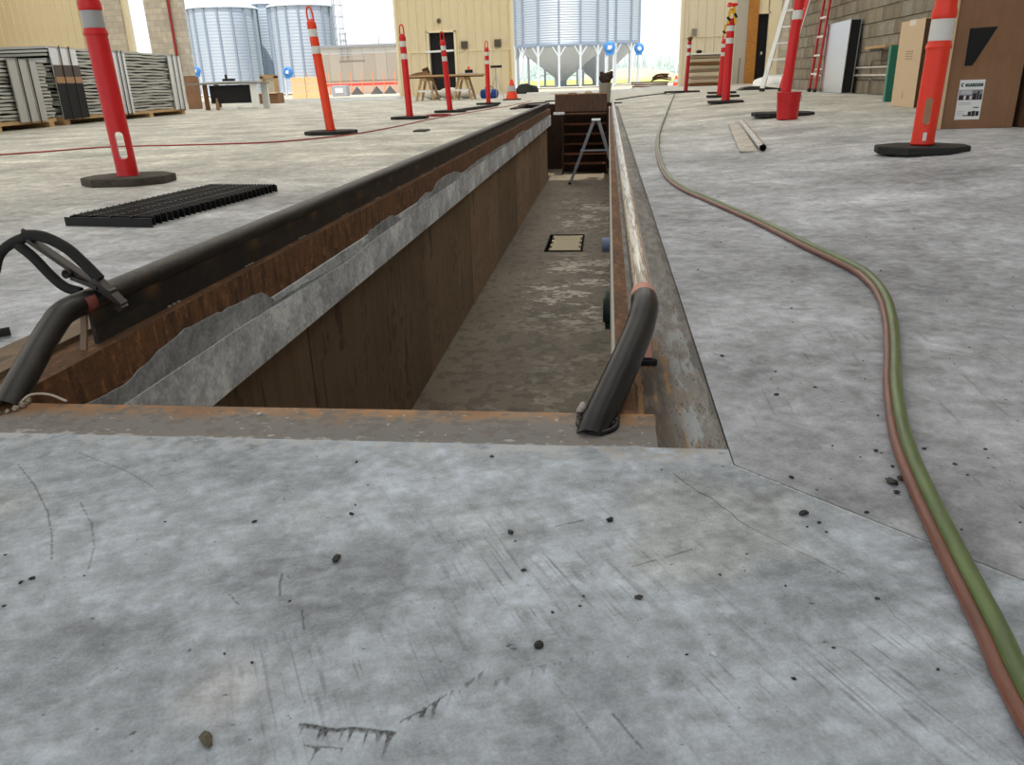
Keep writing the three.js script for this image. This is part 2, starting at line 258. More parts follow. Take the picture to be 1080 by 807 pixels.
// floor tint: bluish sky light painted in round the pit's near end, tan farther off
const floorTint = (x, z) => { const t = x > 0 ? sst(1.5, 11, Math.hypot(x * 0.5, z)) : sst(1.5, 6.0, Math.hypot(x, z)); const c = mixc([1.03, 1.12, 1.31], [1.34, 1.34, 1.22], t); return c; };
const ZJ = -0.893, XJ = 0.16, dia = (x) => ZJ + (x - XJ) * 0.966;
const G = 0.0016; // joint
slab((u, v) => { const x = FX0 + u * (XJ - G / 2 - FX0); return [x, -0.936 + v * (0.936 - 0.19)]; }, 40, 30, MT.front, floorTint);
slab((u, v) => { const x = XJ - G / 2 + u * (0.55 - XJ), z0 = dia(Math.max(x, XJ)) + G; return [x, z0 + v * (-0.19 - z0)]; }, 40, 20, MT.front, floorTint);
slab((u, v) => { const x = 0.5505 + u * 5.6, z0 = Math.min(dia(x) + G, 5.45); return [x, z0 + v * (5.54 - z0)]; }, 24, 16, FM, floorTint);
slab((u, v) => [-1.0 + u * 1.55, -0.1895 + v * 5.73], 12, 8, FM, floorTint);
slab((u, v) => [-24 + u * (24 - 1.0005), -0.9 + v * 6.44], 20, 10, FM, floorTint);
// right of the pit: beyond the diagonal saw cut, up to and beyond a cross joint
slab((u, v) => { const x = XJ + G / 2 + u * u * (7.6 - XJ), z1 = Math.min(dia(x) - G, 5.5); return [x, -2.4 + v * (z1 + 2.4)]; }, 40, 40, FM, floorTint);
slab((u, v) => [XJ + G / 2 + u * u * (7.6 - XJ), -13.99 + v * (13.99 - 2.4 - G)], 40, 50, FM, floorTint);
slab((u, v) => [0.047 + u * (XJ - G - 0.047), -13.99 + v * (13.99 - 0.936)], 4, 200, MT.grout, floorTint);
slab((u, v) => [-24 + u * (24 - 1.062), -13.99 + v * (13.99 - 0.9 - G)], 24, 24, FM, floorTint);
slab((u, v) => [-24 + u * (24 - 1.6), -15.4 + v * (1.41 - G)], 24, 4, FM, floorTint);
slab((u, v) => [0.12 + u * 7.48, -15.4 + v * (1.41 - G)], 24, 4, FM, floorTint);
slab((u, v) => [-24 + u * 31.6, -31.6 + v * (16.2 - G)], 48, 24, FM, floorTint);

const groundTex = tex(512, 512, (u, v) => { const a = fbm(u, v, 8, 5, 1301), g = vn(u, v, 200, 1311), k = 190 + (a - 0.5) * 40 + (g - 0.5) * 26; return [k, k * 0.96, k * 0.86]; });
{ const g = new THREE.PlaneGeometry(900, 900); g.rotateX(-Math.PI / 2); const uv = g.attributes.uv; for (let i = 0; i < uv.count; i++) uv.setXY(i, uv.getX(i) * 900 / 4, uv.getY(i) * 900 / 4);
  // an opening where the building stands, so that the pit is not roofed over by it
  const s = new THREE.Shape([V(-450, -450, 0), V(450, -450, 0), V(450, 450, 0), V(-450, 450, 0)]), h = new THREE.Path([V(-24, -5.5, 0), V(7.6, -5.5, 0), V(7.6, 31.6, 0), V(-24, 31.6, 0)]); s.holes.push(h);
  const q = new THREE.ShapeGeometry(s); q.rotateX(-Math.PI / 2); q.translate(0, -0.03, 0); struct('ground', uvm(q), mat({ map: rep(groundTex, 0.25), roughness: 0.95 })); }
{ const q = new THREE.PlaneGeometry(420, 300, 40, 40); q.rotateX(-Math.PI / 2); const p = q.attributes.position; for (let i = 0; i < p.count; i++) p.setY(i, 0.02 * Math.sin(p.getX(i) * 0.3)); q.translate(20, 0.0, -212);
  struct('field', uvm(q), mat({ map: rep(tex(512, 512, (u, v) => { const a = fbm(u, v, 6, 5, 1401), b = fbm(u, v, 60, 3, 1411); return mixc(mixc([168, 172, 92], [206, 196, 128], a), [140, 156, 70], sst(0.5, 0.7, b)); }), 0.1), roughness: 0.95 })); }

// ---------------------------------------------------------------- the inspection pit
const pitX0 = -0.94, pitX1 = 0.012, PB = -1.14, ZN = -1.045, ZE = -13.6;
{ const pf = structGroup('pit_floor');
  // floor with an opening for the drain sump
  const strip = (x0, x1, z0, z1) => { const g = new THREE.PlaneGeometry(x1 - x0, z1 - z0, 1, 1); g.rotateX(-Math.PI / 2); g.translate((x0 + x1) / 2, PB, -(z0 + z1) / 2); const p = g.attributes.position, uv = g.attributes.uv; for (let i = 0; i < p.count; i++) uv.setXY(i, (p.getX(i) + 1.0) / 1.06, (-p.getZ(i) - 1) / 13.5); return g; };
  obj('screed', [strip(-1.01, 0.2, 1.0, 7.70), strip(-1.01, -0.60, 7.70, 8.56), strip(-0.24, 0.2, 7.70, 8.56), strip(-1.01, 0.2, 8.56, 13.62), strip(-1.5, 0.2, 13.62, 15.3)], MT.pitFloor, pf);
  const sump = [box(0.36, 0.02, 0.86, -0.42, PB - 0.2, -8.13), box(0.01, 0.2, 0.86, -0.605, PB - 0.19, -8.13), box(0.01, 0.2, 0.86, -0.235, PB - 0.19, -8.13), box(0.36, 0.2, 0.01, -0.42, PB - 0.19, -7.70), box(0.36, 0.2, 0.01, -0.42, PB - 0.19, -8.565)];
  obj('sump', sump, MT.blackMatte, pf);
}
{ const wl = structGroup('wall_pit_left'); // stained sheets below the concrete band
  const seams = [1.0, 2.45, 4.24, 5.75, 7.3, 8.9, 10.4, 12.0, 13.6];
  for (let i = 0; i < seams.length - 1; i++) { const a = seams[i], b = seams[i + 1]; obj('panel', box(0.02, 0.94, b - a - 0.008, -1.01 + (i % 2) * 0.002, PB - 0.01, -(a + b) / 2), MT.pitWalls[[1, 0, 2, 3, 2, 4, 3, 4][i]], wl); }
  obj('backing', box(0.1, 1.2, 12.7, -1.075, PB - 0.05, -7.3), MT.pitWall, wl);
}
struct('wall_pit_right', [box(0.1, 1.10, 14.6, 0.235, PB, -8.0), box(0.16, 0.14, 14.6, 0.098, -0.22, -8.0)], MT.pitWall);
struct('wall_pit_front', box(1.25, 1.12, 0.08, -0.47, PB, -1.0), MT.pitWall);
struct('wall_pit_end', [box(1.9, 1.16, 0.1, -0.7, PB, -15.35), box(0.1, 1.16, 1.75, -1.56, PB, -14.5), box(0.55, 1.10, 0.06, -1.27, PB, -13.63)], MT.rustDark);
{ // concrete band under the steel: a lower fair-faced part and an upper skim coat with a torn top edge
  const band = structGroup('trim_1');
  obj('concrete_band', [box(0.11, 0.155, 12.62, pitX0 - 0.052, -0.258, -7.29, 0.004), box(0.11, 0.09, 12.62, pitX0 - 0.068, -0.11, -7.29)], MT.skim, band);
  const T = [[1.05, .09], [1.22, .076], [1.34, .085], [1.42, .072], [1.5, .058], [1.59, .047], [1.69, .053], [1.86, .063], [2.0, .07], [2.08, .115], [2.32, .121], [2.57, .134], [2.78, .136], [3.02, .118], [3.04, .092], [3.2, .09], [3.39, .086], [3.55, .124], [3.83, .123], [3.93, .097], [4.09, .081], [4.25, .099], [4.39, .064], [4.63, .055], [4.95, .066], [5.23, .116], [5.47, .092], [5.86, .086], [6.56, .09], [7.17, .086], [8.05, .108]];
  for (let z = 8.6; z < 13.6; z += 0.55) T.push([z, 0.09 + rr(-0.015, 0.02)]);
  const top = []; for (let i = 0; i < T.length - 1; i++) { const [a, ya] = T[i], [b, yb] = T[i + 1], n = Math.max(2, Math.round((b - a) / 0.03)); for (let k = 0; k < n; k++) { const t = k / n; top.push([a + (b - a) * t, -(ya + (yb - ya) * t) + (k ? rr(-0.003, 0.003) : 0)]); } } top.push([13.6, -0.09]);
  const g = extr([[1.05, -0.125], ...top.slice().map(([z, y]) => [z, Math.max(y, -0.137)]).map(([z, y]) => [z, y]), [13.6, -0.15], [1.05, -0.15]], 0.004);
  g.rotateY(Math.PI / 2); g.translate(pitX0 + 0.0035, 0, 0); obj('skim_coat', uvm(g), MT.skimDark, band);
  const g2 = extr([[1.05, -0.118], [1.8, -0.122], [2.1, -0.128], [2.7, -0.145], [3.1, -0.135], [4, -0.125], [6, -0.115], [13.6, -0.112], [13.6, -0.257], [1.05, -0.257]], 0.004); g2.rotateY(Math.PI / 2); g2.translate(pitX0 + 0.0055, 0, 0); obj('band_face', uvm(g2), MT.skim, band);
}
{ // rusty steel edge angles round the pit
  const fr = structGroup('trim_2');
  obj('left_angle', [box(0.012, 0.16, 12.56, pitX0 - 0.006, -0.16, -7.32), box(0.105, 0.01, 12.56, pitX0 - 0.0535, -0.0102, -7.32)], MT.rust, fr);
  obj('angle_lip', box(0.006, 0.10, 12.95, pitX1 + 0.003, -0.10, -7.52), flat('#a9a59c', 0.5, 0.3), fr);
  obj('right_angle', [box(0.002, 0.06, 12.95, pitX1 + 0.007, -0.10, -7.52), box(0.032, 0.01, 12.95, pitX1 + 0.019, -0.0102, -7.52)], MT.rust, fr);
  const fa = merge([box(1.12, 0.10, 0.01, -0.49, -0.10, ZN + 0.005), box(1.125, 0.01, 0.112, -0.49, -0.0098, ZN + 0.055, 0.003)]); { const p = fa.attributes.position, q = fa.attributes.uv; for (let i = 0; i < p.count; i++) q.setXY(i, p.getX(i) * 0.9, (p.getZ(i) - ZN + 0.002) / 0.116 * 0.98); }
  obj('front_angle', fa, mat({ map: rep(tex(1024, 256, (u, v) => {
    const a = fbm(u, v * 0.12, 10, 5, 1501), b = fbm(u, v * 0.12, 80, 3, 1511); let c = mixc([138, 98, 62], [186, 130, 74], sst(0.3, 0.7, a)); c = mixc(c, [114, 116, 120], sst(-0.05, 0.5, v + (a - 0.5) * 0.8 + (b - 0.5) * 0.5) * 0.9); c = mixc(c, [98, 86, 76], sst(0.5, 0.68, b) * 0.45); c = mixc(c, [190, 194, 196], sst(0.9, 1.02, v + (b - 0.5) * 0.5) * 0.7);
    if (vn(u, v * 0.12, 150, 1521) > 0.93) c = mixc(c, [200, 200, 196], 0.6); return c; }), 1, 1), roughness: 0.55, metalness: 0.15 }), fr);
}

// ---------------------------------------------------------------- the building
const FARZ = -31, H = 5.5;
function sheetWall(name, x0, x1, openings, material, seamY, lower = material) {
  const w = structGroup(name); const step = 0.915;
  for (let a = x0; a < x1 - 0.01; a += step) { const b = Math.min(a + step, x1);
    for (const [y0, y1, m, off] of [[0, seamY, lower, 0.012], [seamY, H, material, 0]]) {
      let cuts = [[a, b, y0, y1]];
      for (const [ox0, ox1, oy1] of openings) { const out = []; for (const [p, q, r, s] of cuts) { if (q <= ox0 || p >= ox1 || r >= oy1) { out.push([p, q, r, s]); continue; } if (p < ox0) out.push([p, ox0, r, s]); if (q > ox1) out.push([ox1, q, r, s]); if (s > oy1) out.push([Math.max(p, ox0), Math.min(q, ox1), oy1, s]); } cuts = out; }
      for (const [p, q, r, s] of cuts) if (q - p > 0.02 && s - r > 0.02) { const g = extr2(p, q, r, s, off); obj('sheet_panel', g, m, w); }
    } }
  obj('seam_trim', (() => { const o = openings[0]; const bits = []; let a = x0; for (const [o0, o1, y] of openings) { if (y > seamY) { bits.push(box(o0 - a, 0.03, 0.05, (a + o0) / 2, seamY - 0.015, FARZ + 0.03)); a = o1; } } bits.push(box(x1 - a, 0.03, 0.05, (a + x1) / 2, seamY - 0.015, FARZ + 0.03)); return bits; })(), MT.tanTrim, w);
  return w;
}
function extr2(x0, x1, y0, y1, off) { const P = [[x0, 0]]; for (let x = Math.ceil((x0 - 0.03) / 0.305) * 0.305; x < x1; x += 0.305) for (const [dx, d] of [[-0.04, 0], [-0.02, 0.032], [0.02, 0.032], [0.04, 0]]) if (x + dx > x0 + 0.001 && x + dx < x1 - 0.001) P.push([x + dx, d]); P.push([x1, 0], [x1, -0.02], [x0, -0.02]);
  const g = extr(P.map(([x, d]) => [x, -d]), y1 - y0 - 0.002); g.rotateX(Math.PI / 2); g.scale(1, -1, 1); // to y up, ribs towards +z
  const p = g.attributes.position, n = g.attributes.normal; for (let i = 0; i < p.count; i++) { p.setZ(i, -p.getZ(i)); n.setZ(i, -n.getZ(i)); }
  g.computeVertexNormals(); g.translate(0, 0, FARZ + off); const q = g.attributes.position; let lo = 1e9; for (let i = 0; i < q.count; i++) lo = Math.min(lo, q.getY(i)); g.translate(0, y0 - lo, 0); return g; }
const doorL = [-6.58, -5.64, 2.16], doorR = [5.14, 5.52, 2.36];
sheetWall('wall_far_middle', -7.75, -3.52, [doorL], MT.tan, 1.52);
sheetWall('wall_far_right', 2.59, 4.41, [], MT.tanPale, 1.70);
sheetWall('wall_far_left', -24, -19.95, [], MT.tan, 0.4);
struct('trim_3', [box(0.09, H, 0.3, -7.78, 0, FARZ - 0.1), box(0.09, H, 0.3, -3.5, 0, FARZ - 0.1), box(0.09, H, 0.3, 2.56, 0, FARZ - 0.1), box(0.2, H, 0.2, -18.2, 0, FARZ - 0.02)], MT.tanTrim);
struct('wall_far_outer', [box(1.15, H, 0.2, -7.18, 0, FARZ - 0.2), box(2.1, H, 0.2, -4.57, 0, FARZ - 0.2), box(1.0, H - 2.16, 0.2, -6.11, 2.16, FARZ - 0.2), box(2.5, H, 0.2, 3.85, 0, FARZ - 0.2), box(0.6, H - 2.36, 0.2, 5.33, 2.36, FARZ - 0.2), box(2.0, H, 0.2, 6.6, 0, FARZ - 0.25), box(4.1, H, 0.2, -22, 0, FARZ - 0.2)], MT.tan);
struct('pillar_1', [box(1.62, H, 0.3, -19.1, 0, FARZ + 0.05)], MT.farBlock);
struct('pillar_2', [box(1.42, H, 0.4, -16.62, 0, FARZ)], MT.farBlock);
struct('lintel', [box(8.2, 1.2, 0.3, -11.8, H - 1.2, FARZ - 0.1), box(6.1, 1.2, 0.3, -0.47, H - 1.2, FARZ - 0.1)], MT.tan);
{ const d = structGroup('door_1'); const [a, b, h] = doorL;
  obj('door_frame', [box(0.07, h + 0.05, 0.12, a - 0.035, 0, FARZ), box(0.07, h + 0.05, 0.12, b + 0.035, 0, FARZ), box(b - a + 0.14, 0.07, 0.12, (a + b) / 2, h, FARZ)], MT.tanTrim, d);
  obj('door_leaf', box(b - a, h, 0.04, (a + b) / 2, 0, FARZ - 0.16), MT.blackMatte, d);
  obj('push_bar', bar([a - 0.15, 1.52, FARZ + 0.07], [b - 0.02, 1.54, FARZ + 0.07], 0.05, 0.07), MT.white, d); }
{ const d = structGroup('door_2'); const [a, b, h] = doorR;
  obj('door_leaf', box(b - a + 0.1, h, 0.04, (a + b) / 2, 0.06, FARZ - 0.16), MT.blackMatte, d);
  obj('door_head', [box(0.5, 0.06, 0.14, 5.33, h, FARZ), box(0.32, H - h, 0.08, 5.33, h + 0.06, FARZ - 0.02)], MT.tanTrim, d);
  obj('door_frame', [box(0.40, H, 0.14, 5.72, 0.06, FARZ)], MT.tanTrim, d);
  obj('door_handle', [rod([5.38, 1.1, FARZ - 0.13], [5.38, 1.1, FARZ - 0.06], 0.03), box(0.06, 0.1, 0.02, 5.38, 1.04, FARZ - 0.13)], MT.white, d); }
struct('wall_far_grey', box(0.42, H, 0.1, 4.62, 0.06, FARZ + 0.02), flat('#b9b3a6', 0.8));
struct('trim_4', box(0.34, H, 0.14, 4.98, 0.06, FARZ + 0.08), mat({ map: rep(woodTex, 0.7), color: '#ffd890', roughness: 0.8 }));
struct('wall_far_block', box(1.75, H, 0.2, 6.8, 0, FARZ), MT.farBlock);
{ const w = structGroup('wall_right'); // concrete blocks, laid in half bond
  const WX = 3.95, c = 0.004, L = 0.4, hC = 0.2; const blk = (l) => { const w2 = l / 2 - 0.005, h2 = hC - 0.01; const P = [[-w2, 0], [w2, 0], [w2, h2], [-w2, h2]];
    const s = new THREE.Shape([[-w2 + c, c], [w2 - c, c], [w2 - c, h2 - c], [-w2 + c, h2 - c]].map((p) => new THREE.Vector2(...p))); const g = new THREE.ExtrudeGeometry(s, { depth: 0.03, bevelEnabled: true, bevelSize: c, bevelThickness: c, bevelSegments: 1, steps: 1 }); g.rotateY(-Math.PI / 2); return uvm(g); };
  const full = blk(L); let count = 0;
  for (let r = 0; r < 12; r++) for (let k = 0; k < 25; k++) { const z = -9.1 - k * L - (r & 1) * L / 2; const m = obj('block', full, MT.block[Math.floor(rnd() * 4)], w); m.position.set(WX + 0.022 + rr(-0.003, 0.003), 0.095 + r * hC + 0.004, z); }
  obj('backing', [box(0.2, 2.5, 11, WX + 0.125, 0.05, -13.9), box(0.26, 3.2, 11, WX + 0.13, 2.5, -13.9), box(2.0, H, 0.2, WX + 1, 0, -19.5)], MT.mortar, w); }
struct('wall_right_near', box(0.2, H, 14.4, 4.05, 0, -1.7), MT.farBlock);
struct('wall_right_far', box(0.2, H, 12, 7.6, 0, -25.3), MT.farBlock);
struct('wall_left', [box(0.2, H, 17, -24.1, 0, -23), box(0.2, 0.8, 20, -24.1, H - 0.8, -4.5), box(0.2, H, 1, -24.1, 0, 5)], MT.tan);
{ // roof deck with unseen fibreglass skylights added to brighten the hall, and one open hatch above the end of the pit
  const x0 = -24.2, x1 = 7.8, z0 = -31.3, z1 = 5.5; const s = new THREE.Shape([[x0, z0], [x1, z0], [x1, z1], [x0, z1]].map((p) => new THREE.Vector2(...p)));
  const sk = []; for (let i = 0; i < 6; i++) { const cx = -23 + i * 5.1; for (const [a, b] of [[-30.3, -21], [-20, -11.2], [-8.9, -3.0]]) sk.push([cx, cx + 4.1, a, b]); }
  const holes = [...sk, [-0.72, 0.40, -10.6, -9.4]];
  for (const [a, b, c, d] of holes) s.holes.push(new THREE.Path([[a, c], [b, c], [b, d], [a, d]].map((p) => new THREE.Vector2(...p))));
  const g = new THREE.ExtrudeGeometry(s, { depth: 0.14, bevelEnabled: false }); g.rotateX(Math.PI / 2); g.translate(0, H + 0.14, 0); struct('ceiling', uvm(g), flat('#d9d8d2', 0.7));
  const rf = structGroup('added_skylight'); const fm = new THREE.MeshPhysicalMaterial({ color: '#fdf7ec', transmission: 0.72, roughness: 1, thickness: 0, side: THREE.DoubleSide });
  for (const [a, b, c, d] of sk) { const p = new THREE.PlaneGeometry(b - a, d - c); p.rotateX(-Math.PI / 2); p.translate((a + b) / 2, H + 0.1, (c + d) / 2); obj('pane', p, fm, rf); } }

// ---------------------------------------------------------------- rails along the pit
{ const t = thing('pit_rail', 'black steel pipe rail on a flat plate along the left edge of the pit', 'rail', [-0.972, 0, -1.3]);
  const o = (g) => g.translate(0.972, 0, 1.3), R = 0.0215;
  obj('pipe', o(uvm(rod([-0.972, 0.084, -13.6], [-0.972, 0.084, -1.30], R, R, 24))), MT.scale, t);
  obj('plate', o(box(0.008, 0.064, 12.26, -0.972, 0.0, -7.47)), MT.scale, t);
  const el = obj('elbow_leg', o(uvm(tube([[-0.972, 0.084, -1.34], [-0.972, 0.084, -1.29], [-0.9705, 0.080, -1.258], [-0.966, 0.070, -1.228], [-0.957, 0.053, -1.18], [-0.932, 0.016, -1.075], [-0.919, -0.004, -1.02]], R + 0.0006, 70, 22))), MT.black, t);
  obj('primer_mark', o(new THREE.CylinderGeometry(R + 0.0012, R + 0.0012, 0.03, 16, 1, true, 0.9, 1.5).rotateX(-Math.PI / 2).translate(-0.972, 0.084, -1.325)), mat({ color: '#8a4c46', roughness: 0.8, side: THREE.DoubleSide }), t).userData.label = 'dull red primer mark';
  obj('support_leg', o(bar([-0.972, 0.066, -1.325], [-0.972, 0.0, -1.30], 0.006, 0.012, V(1, 0, 0))), flat('#8a7460', 0.6, 0.3), t);
  const w = []; for (let i = 0; i < 16; i++) { const a = i / 16 * 6.283; const g = new THREE.IcosahedronGeometry(rr(0.004, 0.007), 1); g.translate(-0.920 + Math.cos(a) * 0.027, 0.002, -1.028 + Math.sin(a) * 0.032); w.push(g); }
  obj('weld_bead', w.map(o), flat('#8d8478', 0.4, 0.7), t);
  obj('wire_end', o(tube([[-0.900, 0.004, -1.03], [-0.885, 0.016, -1.04], [-0.862, 0.013, -1.05], [-0.83, 0.004, -1.045]], 0.0022, 24, 6)), flat('#b0a698', 0.4, 0.6), t);
  const ws = []; for (let z = 1.6; z < 13.4; z += rr(0.28, 0.5)) { const L = rr(0.02, 0.06); for (let k = 0; k < 3; k++) { const g = new THREE.IcosahedronGeometry(0.004, 0); g.scale(0.8, 0.6, L / 0.008 / 2.4); g.translate(-0.9655, 0.002, -z - k * L * 0.5); ws.push(o(g)); } } obj('weld_bead', ws, flat('#a49c90', 0.4, 0.6), t);
}
{ const t = thing('pit_rail', 'worn bare steel pipe rail with black elbow leg along the right edge of the pit', 'rail', [0.068, 0, -1.3]);
  const o = (g) => g.translate(-0.068, 0, 1.3), R = 0.0205;
  obj('pipe', o(uvm(rod([0.068, 0.08, -13.9], [0.068, 0.08, -1.36], R, R, 24))), MT.galv, t);
  obj('elbow_leg', o(uvm(tube([[0.068, 0.08, -1.37], [0.068, 0.0802, -1.345], [0.0665, 0.079, -1.318], [0.062, 0.073, -1.285], [0.054, 0.062, -1.245], [0.026, 0.034, -1.135], [-0.007, 0.001, -1.018], [-0.018, -0.014, -0.975]], R + 0.0032, 80, 24))), MT.gloss, t);
  obj('primer_ring', o(tube([[0.068, 0.08, -1.415], [0.068, 0.08, -1.362]], R + 0.0012, 4, 24)), MT.primer, t).userData.label = 'pink primer ring';
  obj('support_leg', o(bar([0.069, 0.066, -1.285], [0.0725, 0.010, -1.258], 0.026, 0.010, V(1, 0, 0))), MT.primer, t); obj('leg_foot', o(box(0.028, 0.012, 0.016, 0.073, 0, -1.255, 0.003)), MT.black, t); obj('weld_flange', o(new THREE.TorusGeometry(0.0262, 0.0045, 8, 28).rotateX(Math.PI / 2).scale(1, 0.8, 1.3).translate(-0.0085, 0.002, -1.008)), MT.gloss, t); obj('pale_tape', o(merge([0, 1, 2].map((i) => new THREE.IcosahedronGeometry(0.0065, 1).scale(0.8, 1.1, 0.8).translate(-0.034 + i * 0.002, 0.006 + i * 0.005, -1.038 + i * 0.003)))), flat('#b5aea2', 0.8), t);
  for (let z = 3.2; z < 13.8; z += 1.9) obj('support_leg', o(box(0.012, 0.064, 0.03, 0.070, 0.0, -z)), MT.rustDark, t);
  const w = []; for (let i = 0; i < 18; i++) { const a = i / 18 * 6.283; const g = new THREE.IcosahedronGeometry(rr(0.003, 0.006), 1); g.translate(-0.008 + Math.cos(a) * 0.027, 0.003, -1.024 + Math.sin(a) * 0.03); w.push(g); }
  obj('weld_bead', w.map(o), flat('#3a3634', 0.35, 0.5), t);
}
{ // earth clamp biting the left rail
  const t = thing('welding_clamp', 'black spring welding clamp biting the left rail, its cable curling away', 'clamp', [-0.97, 0.105, -1.36]); const o = (g) => g.translate(0.97, -0.105, 1.36), z = -1.36;
  obj('cable', o(tube([[-1.62, 0.008, -1.15], [-1.4, 0.012, -1.2], [-1.26, 0.03, -1.3], [-1.185, 0.11, -1.36], [-1.145, 0.168, z], [-1.112, 0.191, z], [-1.078, 0.203, z]], 0.0095, 70, 12)), MT.rubber, t);
  obj('upper_handle', o(tube([[-1.082, 0.206, z], [-1.045, 0.203, z], [-1.004, 0.182, z], [-0.975, 0.152, z], [-0.950, 0.121, z]], 0.0105, 40, 12)), MT.rubber, t);
  obj('lower_handle', o(tube([[-1.098, 0.190, z + 0.004], [-1.072, 0.165, z + 0.004], [-1.045, 0.130, z + 0.004], [-1.022, 0.108, z + 0.004], [-0.992, 0.098, z + 0.004]], 0.0095, 36, 12)), MT.rubber, t);
  const st = flat('#4b4744', 0.45, 0.7);
  obj('jaw', o(bar([-1.075, 0.198, z - 0.002], [-0.925, 0.082, z - 0.002], 0.020, 0.008)), st, t); obj('jaw', o(merge([bar([-0.958, 0.124, z], [-0.914, 0.073, z], 0.022, 0.010), bar([-0.914, 0.073, z], [-0.922, 0.064, z], 0.022, 0.012)])), st, t);
  obj('jaw', o(bar([-1.0, 0.128, z + 0.005], [-0.952, 0.108, z + 0.005], 0.018, 0.008)), st, t);
  obj('spring', o(tube(Array.from({ length: 50 }, (_, i) => [-1.004 + Math.cos(i * 0.9) * 0.007, 0.136 + Math.sin(i * 0.9) * 0.007, z - 0.014 + i * 0.0007]), 0.0018, 180, 5)), st, t);
  obj('bolt', o(rod([-0.932, 0.098, z - 0.012], [-0.932, 0.098, z + 0.012], 0.005, 0.006, 8)), st, t); obj('bolt', o(rod([-1.080, 0.204, z - 0.014], [-1.080, 0.216, z + 0.004], 0.006, 0.004, 8)), st, t);
}
tag(obj('lead_cable', tube([[-1.5, 0.009, -1.30], [-1.3, 0.009, -1.335], [-1.215, 0.010, -1.36], [-1.185, 0.010, -1.385]], 0.009, 30, 10), MT.rubber), 'short black cable end lying on the concrete left of the near rail elbow', 'cable');

// ---------------------------------------------------------------- the twin gas hose
{ const t = thing('twin_hose', 'green and red twin welding hose snaking over the floor right of the pit', 'hose', [0, 0, 0]);
  const P = [[0.300, 0.3], [0.303, -0.1], [0.308, -0.35], [0.313, -0.496], [0.325, -0.583], [0.336, -0.68], [0.354, -0.82], [0.367, -0.905], [0.387, -1.0], [0.43, -1.158], [0.464, -1.264], [0.518, -1.443], [0.562, -1.62], [0.583, -1.764], [0.582, -1.906], [0.535, -2.17], [0.478, -2.535], [0.381, -3.033], [0.317, -3.364], [0.28, -3.798], [0.287, -4.534], [0.339, -5.695], [0.476, -7.57], [0.878, -12.21], [1.351, -17.6]];
  const c = new THREE.CatmullRomCurve3(P.map(([x, z]) => V(x, 0, z)), false, 'catmullrom', 0.5), n = 260;
  for (const [name, s, r, color] of [['green_hose', 0.55, 0.0088, '#566c38'], ['red_hose', -1.0, 0.0072, '#70402f']]) {
    const pts = []; for (let i = 0; i <= n; i++) { const p = c.getPoint(i / n), d = c.getTangent(i / n), nx = -d.z, nz = d.x, q = s * 0.0068; const x = p.x + nx * q, z = p.z + nz * q; pts.push([x, hf(x, z) + r + (s > 0 ? 0.0035 : 0.0003), z]); }
    obj(name, tube(pts, r, 520, 10), mat({ map: rep(tex(256, 64, (u, v) => { const a = fbm(u, v, 8, 4, name.length + 1600), k = 0.82 + a * 0.42; const cc = new THREE.Color(color); return [cc.r ** 0.4545 * 255 * k, cc.g ** 0.4545 * 255 * k, cc.b ** 0.4545 * 255 * k]; }), 40, 1), roughness: 0.3 }), t); }
}
tag(obj('hose_lead', tube([[0.15, 0.012, -17.4], [0.6, 0.05, -17.9], [1.0, 0.08, -18.2], [1.25, 0.09, -18.5]], 0.011, 60, 8), MT.rubber), 'dark lead lying across the far floor from pit end to striped post', 'cable');
tag(obj('extension_cord', tube([[-8, 0.006, -3.2], [-6.5, 0.006, -5.1], [-4.92, 0.006, -6.14], [-4.4, 0.006, -6.75], [-3.63, 0.006, -6.8], [-2.95, 0.006, -6.9], [-2.62, 0.006, -7.35], [-2.44, 0.006, -7.95], [-2.34, 0.006, -9.2], [-2.32, 0.006, -10.48], [-2.2, 0.006, -12.1], [-2.0, 0.006, -14], [-1.82, 0.006, -16], [-1.7, 0.006, -18.5]], 0.0062, 160, 7), flat('#a33a34', 0.6)), 'thin red extension cord running across the left floor past the posts', 'cord');
tag(obj('cord_coil', tube(Array.from({ length: 34 }, (_, i) => [-2.45 + Math.cos(i * 0.62) * (0.15 + 0.05 * Math.sin(i * 1.7)), 0.008 + 0.011 * (i / 16 | 0) * 0.5, -11.85 + Math.sin(i * 0.62) * (0.3 + 0.03 * Math.cos(i * 2.1))]), 0.0055, 220, 6), flat('#9c2c2c', 0.6)), 'tangled coil of red cord beside the third post of the left row', 'cord');

